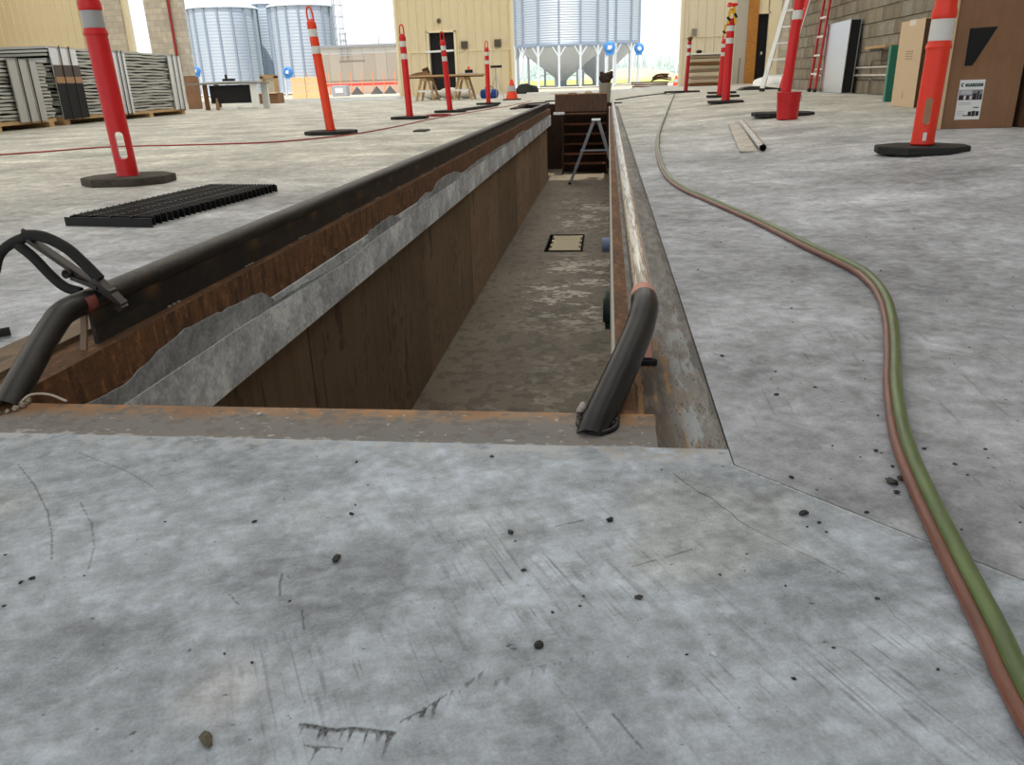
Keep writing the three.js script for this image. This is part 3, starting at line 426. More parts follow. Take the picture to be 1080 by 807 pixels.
// ---------------------------------------------------------------- debris
{ const dark = [[-0.288, -0.418, 'l'], [-0.268, -0.656, 'l'], [0.008, -0.751, 'm'], [-0.313, -0.872, 's'], [-0.142, -0.898, 's'], [-0.097, -0.719, 'm'], [-0.076, -0.651, 's'], [0.034, -0.615, 'm'], [-0.053, -0.542, 'm'], [-0.280, -0.745, 's'], [-0.282, -0.766, 't'], [-0.571, -0.595, 's'], [-0.564, -0.602, 's'], [-0.281, -0.813, 't'], [-0.384, -0.722, 's'], [-0.319, -0.511, 't'], [-0.019, -0.599, 't'], [0.222, -0.862, 'm'], [0.217, -0.777, 'l'], [0.229, -0.760, 's'], [0.215, -0.751, 't'], [0.333, -0.855, 'l'], [0.349, -0.865, 'l'], [0.331, -0.832, 'm'], [0.341, -0.940, 'm'], [0.378, -1.053, 's'], [0.407, -1.016, 't'], [0.402, -0.949, 's'], [0.423, -0.908, 's'], [0.285, -0.785, 's'], [0.249, -0.630, 's'], [0.255, -1.125, 'm'], [0.402, -1.197, 't'], [0.371, -0.756, 't'], [0.268, -0.539, 't'], [0.071, -0.541, 't'], [0.199, -1.300, 'm'], [0.193, -0.559, 't'], [0.144, -0.695, 't'], [0.113, -0.657, 't']];
  const pale = [[0.094, -0.543, 's'], [0.027, -0.671, 't'], [0.088, -0.762, 't'], [0.204, -0.845, 's'], [0.238, -0.861, 't'], [0.195, -1.367, 's'], [0.190, -1.312, 'm'], [0.337, -0.974, 't'], [0.303, -0.748, 't']];
  const size = { l: 0.0076, m: 0.0048, s: 0.0032, t: 0.0018 };
  const shapes = []; for (let i = 0; i < 6; i++) { const g = new THREE.IcosahedronGeometry(1, 1), p = g.attributes.position, m = new Map(); for (let k = 0; k < p.count; k++) { const key = [p.getX(k), p.getY(k), p.getZ(k)].map((q) => q.toFixed(3)).join(); if (!m.has(key)) m.set(key, rr(0.65, 1.2)); const q = m.get(key); p.setXYZ(k, p.getX(k) * q, Math.max(-0.36, p.getY(k) * q * 0.36), p.getZ(k) * q * (0.55 + 0.08 * i)); } g.translate(0, 0.36, 0); g.computeVertexNormals(); shapes.push(g); }
  const dm = [flat('#26272a', 0.5, 0.2), flat('#3a3631', 0.7), flat('#1b1c1f', 0.45, 0.3)], pm = [flat('#c9d2d8', 0.6), flat('#b9c7d0', 0.5)];
  const own = { 0: 'large olive dark pebble on the slab at the bottom left of the picture', 1: 'curled black rubber chip left of middle on the near slab', 2: 'round black slag lump in the middle of the slab below the right rail leg', 7: 'black chip among scuffs on the slab, between middle and the green hose', 18: 'broad flat black flake just below the diagonal saw cut', 17: 'square dark flake just above the diagonal saw cut', 21: 'long black flake close against the left side of the green hose', 22: 'thin black flake touching the left side of the green hose' };
  const put = (name, x, z, k, m, label, group) => { const o = obj(name, shapes[Math.floor(rnd() * 6)], m); const s = size[k] * rr(0.85, 1.1); o.scale.setScalar(s); o.position.set(x, hf(x, z) - s * 0.02, z); o.rotation.y = rr(0, 6.28); tag(o, label, 'debris', group); };
  dark.forEach(([x, z, k], i) => put('slag_chip', x, z, k, i ? dm[i % 3] : flat('#5c5542', 0.7), own[i] || 'tiny black grinding chip scattered on the bare concrete', own[i] ? undefined : 'small black chips on the concrete'));
  for (let i = 0; i < 90; i++) { const x = rr(0.18, 0.9), z = -Math.exp(rr(-0.2, 1.5)); put('slag_chip', x, z, rnd() < 0.25 ? 's' : 't', dm[i % 3], 'tiny black grinding chip scattered on the bare concrete', 'small black chips on the concrete'); }
  for (let i = 0; i < 20; i++) { const x = rr(-0.9, 0.5), z = rr(-0.88, -0.38); put('slag_chip', x, z, 't', dm[i % 3], 'tiny black grinding chip scattered on the bare concrete', 'small black chips on the concrete'); }
  pale.forEach(([x, z, k], i) => put('concrete_crumb', x, z, k, pm[i % 2], 'tiny pale concrete crumb lying on the bare slab', 'pale crumbs on the concrete'));
  put('concrete_crumb', -0.505, -1.018, 'm', pm[0], 'pale crumb standing on the rusty front edge of the pit', undefined);
}

// ---------------------------------------------------------------- the floor grating lying left of the pit
{ const t = thing('floor_grating', 'black serrated steel floor grating panel lying on the concrete left of the pit', 'grating', [-1.75, 0, -3.1]);
  // near-left, near-right, far-right corners on the floor
  const A = V(-1.946, 0, -2.69), B = V(-1.6, 0, -2.64), C = V(-1.505, 0, -3.545), u = B.clone().sub(A), v = C.clone().sub(B), uL = u.length(), vL = v.length(); u.normalize(); v.normalize();
  const pt = (a, b, y) => { const q = A.clone().addScaledVector(u, a).addScaledVector(v, b); return [q.x + 1.75, y, q.z + 3.1]; };
  const N = 25; for (let i = 0; i <= N; i++) { const b = 0.02 + (vL - 0.03) * i / N; obj('bearing_bar', bar(pt(0.0, b, 0.021), pt(uL, b, 0.021), 0.005, 0.032), MT.black, t); }
  for (const a of [0.006, uL * 0.25, uL * 0.5, uL * 0.75]) { obj('cross_bar', bar(pt(a, 0, 0.030), pt(a, vL, 0.030), 0.006, 0.014), MT.black, t); }
  obj('end_plate', bar(pt(-0.02, 0, 0.016), pt(uL + 0.002, 0, 0.016), 0.006, 0.032), MT.black, t); obj('end_plate', bar(pt(0, vL, 0.018), pt(uL, vL, 0.018), 0.005, 0.03), MT.black, t);
  const teeth = []; for (let i = 0; i <= N; i++) for (let k = 0; k < 22; k++) { const b = 0.02 + (vL - 0.03) * i / N, a = uL * (k + 0.5) / 22, g = new THREE.ConeGeometry(0.005, 0.005, 4, 1); g.translate(...pt(a, b, 0.0395)); teeth.push(g); } const tt = obj('serration', teeth, MT.black, t); tt.userData.kind = 'stuff';
}

// ---------------------------------------------------------------- delineator posts
function octo(w, d, h, c) { const a = w / 2, b = d / 2, g = extr([[-a + c, -b], [a - c, -b], [a, -b + c], [a, b - c], [a - c, b], [-a + c, b], [-a, b - c], [-a, -b + c]].map(([x, y]) => [x * 0.985, y * 0.985]), h - 0.012, 0.006); g.rotateX(-Math.PI / 2); g.translate(0, 0.006, 0); return uvm(g); }
const ev = new Evaluator(); ev.useGroups = false;
function csgSub(a, b) { const A = new Brush(a), B = new Brush(b); A.updateMatrixWorld(); B.updateMatrixWorld(); const r = ev.evaluate(A, B, SUBTRACTION).geometry; return r; }
function tilt(g, dx, dz, h) { return g.applyMatrix4(M4().makeShear(0, 0, dx / h, dz / h, 0, 0)); }
function post(name, label, group, x, z, { h, r = 0.044, dx = 0, dz = 0, color = MT.red, band = MT.band, bw = 0.48, bd = 0.40, turn = 0, top = 'loop', baseMat = MT.rubber, bx = 0 }) {
  const y = hf(x, z), t = thing(name, label, 'traffic post', [x, y, z], 0, group), lean = (g) => { const m = new THREE.Matrix4().set(1, dx / h, 0, 0, 0, 1, 0, 0, 0, dz / h, 1, 0, 0, 0, 0, 1); return g.applyMatrix4(m); };
  const b = octo(bw, bd, 0.035, 0.10); b.rotateY(turn); b.translate(bx, 0, 0); obj('base', b, baseMat, t);
  const q = (s) => h * s, y0 = 0.034;
  obj('tube', lean(lathe([[0.001, y0], [r * 1.18, y0], [r * 1.18, y0 + 0.012], [r * 1.02, y0 + 0.022], [r, q(0.2)], [r * 0.97, q(0.625)], [r * 1.04, q(0.63)], [r * 1.04, q(0.638)], [r * 0.9, q(0.642)], [r * 0.9, q(0.83)], [r * 1.0, q(0.835)], [r * 1.0, q(0.875)], [r * 0.82, q(0.89)], [r * 0.55, q(0.905)], [0.001, q(0.906)]], 26)), color, t);
  for (const [a, c] of [[0.642, 0.702], [0.772, 0.832]]) obj('reflective_band', lean(lathe([[r * 0.9, q(a) + 0.001], [r * 0.935, q(a) + 0.002], [r * 0.935, q(c) - 0.002], [r * 0.9, q(c) - 0.001]], 26)), band, t);
  obj('collar', lean(lathe([[r * 0.9, q(0.704)], [r * 0.955, q(0.706)], [r * 0.955, q(0.768)], [r * 0.9, q(0.77)]], 26)), color, t);
  if (top === 'loop' || top === 'tape') { const w = r * 0.62; obj('handle', lean(tube([[-w, q(0.89), 0], [-w, q(0.95), 0], [-w * 0.6, q(0.992), 0], [0, q(0.998), 0], [w * 0.6, q(0.992), 0], [w, q(0.95), 0], [w, q(0.89), 0]], r * 0.2, 40, 8)), color, t); }
  if (top === 'cap') obj('cap', lean(lathe([[r * 0.9, q(0.9)], [r * 1.25, q(0.93)], [r * 1.25, q(0.955)], [r * 0.3, q(0.97)], [0.001, q(0.97)]], 20)), MT.oldWood, t);
  return t;
}
const LG = 'posts in the row left of the pit', RG = 'posts in the row right of the pit';
function slotPost(label, group, x, z, o) { // the bigger post with a hand slot near its foot, out of the frame at its top
  const y = hf(x, z), { h, r, dx, slot: [s0, s1, sw], bandAt: [b0, b1], bw, bd, color, turn = 0, bandMat } = o, t = thing('delineator_post', label, 'traffic post', [x, y, z], 0, group);
  const lean = (g) => g.applyMatrix4(new THREE.Matrix4().set(1, dx / h, 0, 0, 0, 1, 0, 0, 0, 0, 1, 0, 0, 0, 0, 1));
  const b = octo(bw, bd, o.bh || 0.04, 0.11); b.rotateY(turn); b.translate(o.bx || 0, 0, 0); obj('base', b, o.baseMat, t);
  let g = lathe([[0.001, 0.035], [r * 1.06, 0.035], [r * 1.06, 0.045], [r * 1.0, 0.055], [r * 0.99, b0 - 0.035], [r * 1.09, b0 - 0.03], [r * 1.09, b0 - 0.02], [r * 0.95, b0], [r * 0.93, b1], [r * 1.05, b1 + 0.004], [r * 1.05, b1 + 0.03], [r * 0.93, b1 + 0.05], [r * 0.9, h * 0.9], [0.001, h * 0.92]], o.sides || 32);
  const c = new RoundedBoxGeometry(sw, s1 - s0, r * 4, 4, sw * 0.45); c.translate(0, (s0 + s1) / 2, 0); c.rotateY(o.slotTurn || 0); g.deleteAttribute('uv'); c.deleteAttribute('uv'); g = g.index ? g : g;
  const A = new Brush(g), B = new Brush(c); A.updateMatrixWorld(); B.updateMatrixWorld(); ev.attributes = ['position', 'normal']; g = ev.evaluate(A, B, SUBTRACTION).geometry; for (const k of Object.keys(g.attributes)) if (k !== 'position' && k !== 'normal') g.deleteAttribute(k);
  obj('tube', lean(g), color, t);
  obj('reflective_band', lean(lathe([[r * 0.94, b0 + 0.001], [r * 0.985, b0 + 0.003], [r * 0.97, b1 - 0.002], [r * 0.93, b1]], 32)), bandMat, t);
  const w = r * 0.6; obj('handle', lean(tube([[-w, h * 0.88, 0], [-w, h * 0.95, 0], [0, h, 0], [w, h * 0.95, 0], [w, h * 0.88, 0]], r * 0.2, 30, 8)), color, t);
  if (o.sticker) { const k = o.sticker; obj('sticker', lean(bar([k[0], k[1] - 0.018, r * 1.0], [k[0], k[1] + 0.018, r * 0.995], 0.016, 0.002, V(0, 0, 1))), MT.white, t); }
  return t;
}
slotPost('nearest red post of the left row with grey band and slotted foot, behind the grating', undefined, -2.52, -4.027, { h: 1.18, r: 0.053, dx: -0.028 * 1.18 / 0.88, slot: [0.125, 0.262, 0.042], bandAt: [0.752, 0.832], bw: 0.44, bd: 0.36, color: MT.red, sides: 14, baseMat: MT.dustyRubber, bandMat: MT.greyBand, turn: 0.1, slotTurn: 0.5 });
post('delineator_post', 'orange post with two pale bands and a loop top, second in the left row', undefined, -2.747, -7.985, { h: 1.16, dx: -0.094, color: MT.orange });
post('delineator_post', 'red banded post in the left row standing before the edge of the tan wall', undefined, -2.671, -11.037, { h: 1.171, dx: -0.03 });
post('delineator_post', 'red banded post in the left row standing before the dark doorway', undefined, -2.508, -13.118, { h: 1.184, dx: -0.071 });
post('delineator_post', 'red banded post in the left row before the end of the work table', undefined, -2.443, -16.997, { h: 1.2, dx: 0.002, top: 'loop' });
slotPost('orange red post with wide white band and slotted foot before the big carton', undefined, 1.452, -4.006, { h: 1.1, r: 0.049, dx: 0.013 * 1.1 / 0.643, slot: [0.125, 0.242, 0.03], bandAt: [0.478, 0.568], bw: 0.385, bd: 0.32, bh: 0.034, color: MT.redOrange, baseMat: MT.rubber, bandMat: MT.band, turn: -0.15, slotTurn: -0.34, bx: 0, sticker: [-0.012, 0.075] });
post('delineator_post', 'red post with white bands standing behind the small red bucket', undefined, 1.532, -7.575, { h: 1.21, dx: 0.077, bw: 0.5 });
post('delineator_post', 'red banded post topped with yellow tape, nearest of three right of the hose', undefined, 1.543, -11.321, { h: 1.13, dx: 0.008, r: 0.052, top: 'tape', bw: 0.44 });
post('delineator_post', 'red post with a yellow tagged top just behind the left of the taped post', undefined, 1.79, -13.849, { h: 0.96, dx: 0.03, r: 0.046, top: 'loop', bw: 0.5, bx: 0.05 });
post('delineator_post', 'farthest of the three clustered red posts, only its foot plate showing', undefined, 2.17, -16.512, { h: 0.86, dx: -0.01, r: 0.04, top: 'none', bw: 0.52 });
post('delineator_post', 'dark red banded post with a square cap at the far end of the hose', undefined, 1.687, -18.769, { h: 1.16, dx: 0.047, r: 0.042, color: MT.darkRed, top: 'cap', bw: 0.75, bd: 0.5, bx: -0.08 });
function tapeTop(label, x, y, z, s) { const t = thing('caution_tape', label, 'tape', [x, y, z + 0.03]); const y1 = flat('#e8b81f', 0.5), y2 = MT.blackMatte;
  for (const [a, b, c] of [[[-0.045, -0.10, 0.03], [-0.02, 0.08, 0.02], y1], [[0.05, -0.10, 0.03], [0.02, 0.1, 0.02], y1], [[-0.06, -0.02, 0.035], [-0.02, -0.06, 0.035], y2], [[0.03, 0.02, 0.03], [0.06, -0.03, 0.03], y2], [[-0.03, 0.06, 0.03], [0.03, 0.02, 0.03], y1]]) obj('tape_strip', bar(a.map((q) => q * s), b.map((q) => q * s), 0.03 * s, 0.004, V(0, 0, 1)), c, t);
  if (s >= 1) { const f = []; for (let i = 0; i < 7; i++) { const a = i / 7 * 6.28, g = new THREE.SphereGeometry(0.028, 8, 6); g.scale(1.2, 0.5, 0.7); g.translate(Math.cos(a) * 0.04, 0.12 + 0.014 * Math.sin(a * 3), 0.02 + Math.sin(a) * 0.03); f.push(g); } obj('red_knot', f, MT.redOrange, t); } return t; }
tapeTop('yellow and black caution tape with a red knot on the taped right post', 1.55, hf(1.5, -11) + 1.06, -11.321, 1.0);
tapeTop('yellow and black caution tape hanging on the red post behind the taped one', 1.83, hf(1.8, -13.8) + 1.0, -13.84, 0.95);
{ const t = thing('traffic_cone', 'small orange traffic cone with a grey collar before the tan wall edge', 'cone', [-2.336, 0, -20.307]); obj('base', box(0.42, 0.03, 0.36, 0, 0, 0, 0.012), MT.rubber, t); obj('cone_body', lathe([[0.15, 0.03], [0.145, 0.05], [0.035, 0.46], [0.02, 0.47], [0.001, 0.47]], 20), MT.orange, t); obj('collar', lathe([[0.1125, 0.2], [0.114, 0.2], [0.08, 0.33], [0.078, 0.33]], 20), MT.greyBand, t);
  dup(t, [2.83, -0.03, -36], 0, 'orange traffic cone standing outside the middle opening near its right edge'); }

// ---------------------------------------------------------------- things right of the pit
{ const x = 1.47, z = -7.07, t = thing('bucket', 'small plain red bucket standing against the foot of a red post', 'bucket', [x, hf(x, z), z]); obj('body', lathe([[0.001, 0.002], [0.082, 0.002], [0.084, 0.01], [0.094, 0.205], [0.099, 0.207], [0.099, 0.215], [0.09, 0.215], [0.08, 0.012], [0.001, 0.012]], 30), flat('#c4151c', 0.4), t);
  obj('bail', tube([[-0.097, 0.19, 0], [-0.085, 0.15, 0.06], [0, 0.12, 0.1], [0.085, 0.15, 0.06], [0.097, 0.19, 0]], 0.0025, 30, 6), MT.darkRed, t); }
{ const t = thing('steel_offcut', 'bare pipe welded to a flat plate lying on the right floor before the bucket post', 'steel section', [0.95, 0.03, -5.8]); const o = (g) => g.translate(-0.95, -0.03, 5.8);
  const a = [0.862, 0.058, -4.70], b = [1.10, 0.076, -7.02]; const ring = new THREE.Shape(); ring.absarc(0, 0, 0.024, 0, 7, false); const hole = new THREE.Path(); hole.absarc(0, 0, 0.0185, 0, 7, true); ring.holes.push(hole); const L = V(...a).distanceTo(V(...b)); const g = new THREE.ExtrudeGeometry(ring, { depth: L, bevelEnabled: false, curveSegments: 20 });
  const zz = V(...b).sub(V(...a)).normalize(), xx = V(0, 1, 0).cross(zz).normalize(), yy = zz.clone().cross(xx); g.applyMatrix4(M4().makeBasis(xx, yy, zz).setPosition(V(...a))); obj('pipe', o(uvm(g)), MT.galv, t);
  obj('plate', o(bar([0.795, 0.034, -4.75], [1.045, 0.062, -7.04], 0.10, 0.007)), mat({ map: rep(concreteTex, 2), color: new THREE.Color(1.3, 1.25, 1.15), roughness: 0.4, metalness: 0.3 }), t); }
{ // big carton with a black handle opening and a printed label
  const t = thing('cardboard_carton', 'big brown cardboard carton with a black hand hole and a white printed label', 'carton', [2.2, 0.095, -5.3]);
  const w = 0.44; const lean = (g) => g; obj('carton_body', box(w, 0.84, 0.30, 0.01, 0, -0.16, 0.004), MT.card, t); obj('lit_edge', box(0.024, 0.84, 0.02, -0.20, 0.0, 0.0, 0.002), MT.cardPale, t);  // pale strip paints the light falling on the carton's left side
  const sl = extr([[-0.082, 0.356], [-0.038, 0.357], [0.068, 0.565], [-0.084, 0.56]], 0.004); obj('hand_hole', sl.translate(-0.02, 0, -0.0105), MT.blackMatte, t);
  const c = document.createElement('canvas'); c.width = 256; c.height = 384; const x = c.getContext('2d'); x.fillStyle = '#eceff0'; x.fillRect(0, 0, 256, 384); x.fillStyle = '#123f38'; x.strokeStyle = '#123f38'; x.lineWidth = 5; x.font = 'bold 44px sans-serif'; x.fillText('C', 14, 64); x.strokeText('C', 14, 64); x.font = 'bold 40px sans-serif'; x.fillText('GUARDIAN', 58, 64, 184); x.strokeText('GUARDIAN', 58, 64, 184);
  x.fillStyle = '#8a8a92'; x.fillRect(8, 96, 240, 98); x.fillStyle = '#c4c6cc'; x.fillRect(20, 100, 120, 40); x.fillStyle = '#23242a'; for (const [a, b, w2, h2] of [[10, 150, 48, 44], [86, 150, 30, 44], [150, 130, 40, 64], [196, 110, 18, 84], [222, 140, 24, 54]]) x.fillRect(a, b, w2, h2); x.fillStyle = '#d8cfc6'; x.fillRect(60, 150, 24, 40); x.fillRect(120, 156, 26, 30);
  x.fillStyle = '#a4a8ac'; for (const y of [216, 232]) x.fillRect(20, y, 120, 5); x.fillStyle = '#70747a'; x.font = '20px sans-serif'; x.fillRect(176, 262, 58, 12); x.fillStyle = '#b8bcc0'; for (const y of [300, 316, 332]) x.fillRect(14, y, 80, 5); x.fillStyle = '#1c2228'; x.fillRect(130, 306, 36, 44); x.fillRect(170, 300, 34, 52); x.fillRect(208, 304, 34, 46); x.fillRect(80, 340, 90, 10);
  const ct = new THREE.CanvasTexture(c); ct.colorSpace = THREE.SRGBColorSpace; const pg = new THREE.BoxGeometry(0.142, 0.226, 0.0012); pg.translate(-0.04, 0.165, -0.009); obj('printed_label', pg, mat({ map: ct, roughness: 0.6 }), t);
  for (const px of [-0.05, 0.1]) obj('tape_strip', box(0.05, 0.002, 0.28, px, 0.8405, -0.16), flat('#b8946a', 0.3), t); }
{ const t = thing('cardboard_carton', 'plain brown carton standing right behind the labelled one at the picture edge', 'carton', [2.72, 0.095, -5.25]); obj('carton_body', box(0.56, 0.84, 0.32, 0.02, 0, -0.2, 0.004), MT.cardDark, t); obj('flap', box(0.54, 0.004, 0.15, 0.02, 0.842, -0.12), MT.cardDark, t); }
{ const t = thing('flat_carton', 'tall pale flat cardboard carton on edge between green board and orange post', 'carton', [2.88, 0.095, -8.55]);
  obj('carton_body', box(0.05, 0.775, 0.64, 0.0, 0, 0.0, 0.004), MT.cardPale, t); obj('shaded_edge', box(0.047, 0.765, 0.02, 0.001, 0.004, 0.313), MT.cardDark, t);  // darker strip paints the shade on the side turned to the camera
  const bits = []; for (let r = 0; r < 4; r++) for (let k = 0; k < 4; k++) bits.push(box(0.001, 0.010, 0.03, -0.0256, 0.43 + r * 0.022, -0.06 + k * 0.05)); bits.push(box(0.001, 0.06, 0.012, -0.0256, 0.08, -0.02)); obj('print', bits, flat('#8d7a60', 0.9), t); obj('tape_strip', box(0.053, 0.05, 0.16, 0, 0.728, 0.0), flat('#e8e2d4', 0.25), t); }
{ const t = thing('green_board', 'narrow dark green board standing on end beside the pale flat carton', 'board', [3.19, 0.095, -10.05]); obj('board', box(0.13, 0.60, 0.05, 0.03, 0, 0, 0.004), MT.green, t); obj('pale_edge', box(0.008, 0.60, 0.052, -0.04, 0, 0), flat('#5c9a88', 0.6), t); }
{ const t = thing('wooden_shelf', 'short weathered wooden shelf board fixed to the block wall above the pipes', 'shelf', [3.95, 0.72, -12.6]); obj('board', box(0.22, 0.035, 0.95, -0.11, 0, 0, 0.004), MT.paleWood, t); for (const z of [-0.35, 0.35]) obj('bracket', merge([box(0.18, 0.02, 0.03, -0.09, -0.02, z), box(0.02, 0.14, 0.03, -0.01, -0.14, z)]), MT.aluDull, t); }
for (const [y, l] of [[0.475, 'upper of two thin bare pipes running along the right block wall'], [0.365, 'lower of two thin bare pipes running along the right block wall']]) { const t = thing('wall_pipe', l, 'pipe', [3.895, y, -12.6]); obj('pipe', rod([0, 0, -4], [0, 0, 2.2], 0.012), flat('#efe9de', 0.35, 0.3), t); for (const z of [-3, -1, 1]) obj('pipe_clip', box(0.05, 0.04, 0.03, 0.02, -0.02, z), MT.alu, t); }
{ const t = thing('conduit', 'thin grey conduit with a bend rising from the floor on the block wall', 'conduit', [3.90, 0.095, -13.2]); obj('pipe', tube([[0, 0, 0], [0, 0.2, 0], [0, 0.44, 0.0], [0, 0.475, 0.03], [0, 0.48, 0.2], [0, 0.48, 1.1]], 0.011, 60, 8), flat('#6d675e', 0.6), t); obj('pipe_clip', box(0.03, 0.03, 0.05, 0.01, 0.2, 0), MT.aluDull, t); }
{ const t = thing('sheet_metal_duct', 'shiny sheet metal box duct with an open black end leaning near the red ladder', 'duct', [3.70, 0.095, -13.95]);
  const sh = (g) => g.applyMatrix4(new THREE.Matrix4().set(1, 0.03, 0, 0, 0, 1, 0, 0, 0, 0, 1, 0, 0, 0, 0, 1)); const L = 1.42, hh = 1.08, W = 0.165;
  const wl = (g) => sh(g); obj('side_panel', wl(box(0.012, hh, L, 0.006, 0, -L / 2)), flat('#c9cbcd', 0.25, 0.85), t); obj('side_panel', wl(box(0.012, hh, L, W - 0.006, 0, -L / 2)), MT.alu, t); obj('top_panel', wl(box(W, 0.012, L, W / 2, hh, -L / 2)), MT.alu, t); obj('bottom_panel', wl(box(W, 0.012, L, W / 2, 0, -L / 2)), MT.alu, t); obj('dark_end', wl(box(W - 0.014, hh - 0.012, 0.03, W / 2, 0.012, -0.02)), MT.blackMatte, t); }
function ladder(label, foot, top, width, across, railMat, rungMat, edgeMat) {
  const t = thing('ladder', label, 'ladder', [foot[0], foot[1], foot[2]]); const a = V(0, 0, 0), b = V(top[0] - foot[0], top[1] - foot[1], top[2] - foot[2]), w = V(...across).normalize().multiplyScalar(width), L = b.length(), n = Math.floor(L / 0.305), d = b.clone().normalize();
  for (const s of [0, 1]) { const p = a.clone().addScaledVector(w, s), q = b.clone().addScaledVector(w, s); obj('rail', bar(p.toArray(), q.toArray(), 0.032, 0.085, w), Array.isArray(railMat) ? railMat[s] : railMat, t); if (edgeMat) obj('rail_edge', bar(p.clone().addScaledVector(w, s ? 0.05 : -0.05).toArray(), q.clone().addScaledVector(w, s ? 0.05 : -0.05).toArray(), 0.012, 0.078, w), edgeMat, t); obj('foot', bar(p.toArray(), p.clone().addScaledVector(d, 0.06).toArray(), 0.05, 0.09, w), MT.rubber, t); }
  for (let i = 1; i <= n; i++) { const p = d.clone().multiplyScalar(i * 0.305); obj('rung', bar(p.toArray(), p.clone().add(w).toArray(), 0.035, 0.03), rungMat, t); } return t; }
ladder('white and red extension ladder leaning back on the right behind the bucket post', [3.02, 0.095, -17.1], [3.82, 3.3, -17.6], 0.42, [0.72, 0, 0.70], [MT.white, MT.red], MT.white, MT.white);
ladder('red ladder with pale rungs leaning on the block wall behind the metal duct', [3.64, 0.095, -15.85], [3.86, 4.0, -15.6], 0.42, [0, 0, 1], flat('#b3221c', 0.5), MT.white, null);
{ const t = thing('rolled_sheet', 'curled dark rubber sheet with a pale top lying before the far right door', 'sheet', [3.1, 0.095, -19.2]); const g = extr([[0, 0], [0.12, 0.055], [0.3, 0.075], [0.55, 0.06], [0.9, 0.02], [0.9, 0.0]], 0.5, 0.004); obj('sheet', g.translate(-0.25, 0, -0.2), flat('#3d3a35', 0.7), t); }
{ const t = thing('plastic_bag', 'heap of white plastic film lying on the floor before the far right doorway', 'plastic sheeting', [4.75, 0.095, -25.5]); const g = new THREE.SphereGeometry(1, 28, 16), p = g.attributes.position; for (let i = 0; i < p.count; i++) { const q = V(p.getX(i), p.getY(i), p.getZ(i)); const k = 0.75 + 0.5 * fbm(q.x * 0.3 + 0.5, q.z * 0.3 + 0.5 + q.y * 0.2, 5, 3, 1701); p.setXYZ(i, q.x * k * 0.5, Math.max(0, q.y * k * 0.26), q.z * k * 0.5); } g.computeVertexNormals(); obj('film', g, MT.white, t); }
{ const t = thing('sheet_stack', 'stack of sagging insulation sheets on the floor by the right tan wall', 'stack of sheets', [3.14, 0.095, -28.4]); const cs = [MT.oldWood, flat('#b8a68c', 0.9), flat('#8d7c66', 0.9), flat('#c4b69c', 0.9), flat('#776651', 0.9), flat('#a99a82', 0.9)];
  for (let i = 0; i < 9; i++) obj('sheet', box(0.96 + rr(-0.05, 0.05), 0.095, 0.9, rr(-0.03, 0.03), i * 0.104, 0, 0.02).applyMatrix4(M4().makeRotationZ(rr(-0.012, 0.012))), cs[i % 6], t); obj('cover', box(1.06, 0.05, 0.95, 0.0, 0.94, 0.0, 0.02), MT.offWhite, t); obj('dark_lump', new THREE.SphereGeometry(0.07, 10, 8).scale(1.4, 0.8, 1).translate(-0.24, 1.04, 0.3), MT.blackMatte, t); }
tag(obj('wall_box', box(0.16, 0.24, 0.1, 2.99, 1.72, FARZ + 0.08, 0.01), flat('#8c8374', 0.7)), 'small grey electrical box on the right tan wall above the dark red post', 'electrical box');
tag(obj('leaning_rod', [rod([4.55, 0.1, -30.6], [4.62, 0.95, -30.88], 0.015)], flat('#6a6258', 0.6)), 'thin dark rod leaning on the grey strip of the far right wall', 'rod');

// ---------------------------------------------------------------- in the pit
{ const t = thing('drain_grating', 'pale toothed drain grating lying in the pit floor', 'grating', [-0.42, PB, -8.13]); const m = flat('#cfc2a0', 0.6); for (let i = 0; i < 7; i++) obj('slat', box(i % 2 ? 0.27 : 0.315, 0.02, 0.10, 0.01 + (i % 2 ? 0.0 : 0.0), -0.012, 0.33 - i * 0.11, 0.003), m, t); for (const x of [-0.1, 0.1]) obj('bearer', box(0.02, 0.04, 0.8, x, -0.05, 0), MT.aluDull, t); }
{ const t = thing('step_ladder', 'grey aluminium stepladder standing at the far end of the pit', 'ladder', [-0.2, PB, -13.0]); const h = 0.965;
  for (const z of [0.0, -0.3]) { obj('leg', bar([-0.395, 0, z], [-0.02, h, z * 0.9], 0.045, 0.03, V(0, 0, 1)), MT.aluDull, t); obj('leg', bar([0.36, 0, z], [0.05, h, z * 0.9], 0.045, 0.03, V(0, 0, 1)), MT.aluDull, t); }
  obj('top_cap', box(0.14, 0.03, 0.36, 0.015, h - 0.01, -0.13, 0.006), MT.alu, t); for (const [y, x] of [[0.25, -0.295], [0.5, -0.2], [0.74, -0.105]]) obj('step', box(0.05, 0.02, 0.3, x, y, -0.14), MT.aluDull, t); obj('brace', bar([-0.2, 0.52, 0.02], [0.2, 0.52, 0.02], 0.025, 0.012, V(0, 0, 1)), MT.alu, t); for (const [x, z] of [[-0.395, 0], [0.36, 0], [-0.395, -0.3], [0.36, -0.3]]) obj('foot', box(0.05, 0.03, 0.045, x, 0, z), MT.rubber, t); }
{ const t = thing('steel_stair', 'steep rusty steel stair at the far end of the pit', 'stair', [-0.4, PB, -14.5]); for (let i = 0; i < 6; i++) obj('tread', box(0.74, 0.03, 0.16, 0.0, 0.16 + i * 0.165, -0.02 - i * 0.03, 0.004), mat({ map: rep(rustTex, 1, 2), color: '#e0b890', roughness: 0.6, metalness: 0.2 }), t); for (const x of [-0.385, 0.385]) obj('stringer', bar([x, 0, 0.05], [x, 1.12, -0.2], 0.02, 0.2, V(0, 0, 1)), MT.rustDark, t); obj('back_plate', box(0.78, 1.1, 0.01, 0, 0, -0.32), MT.rustDark, t); }
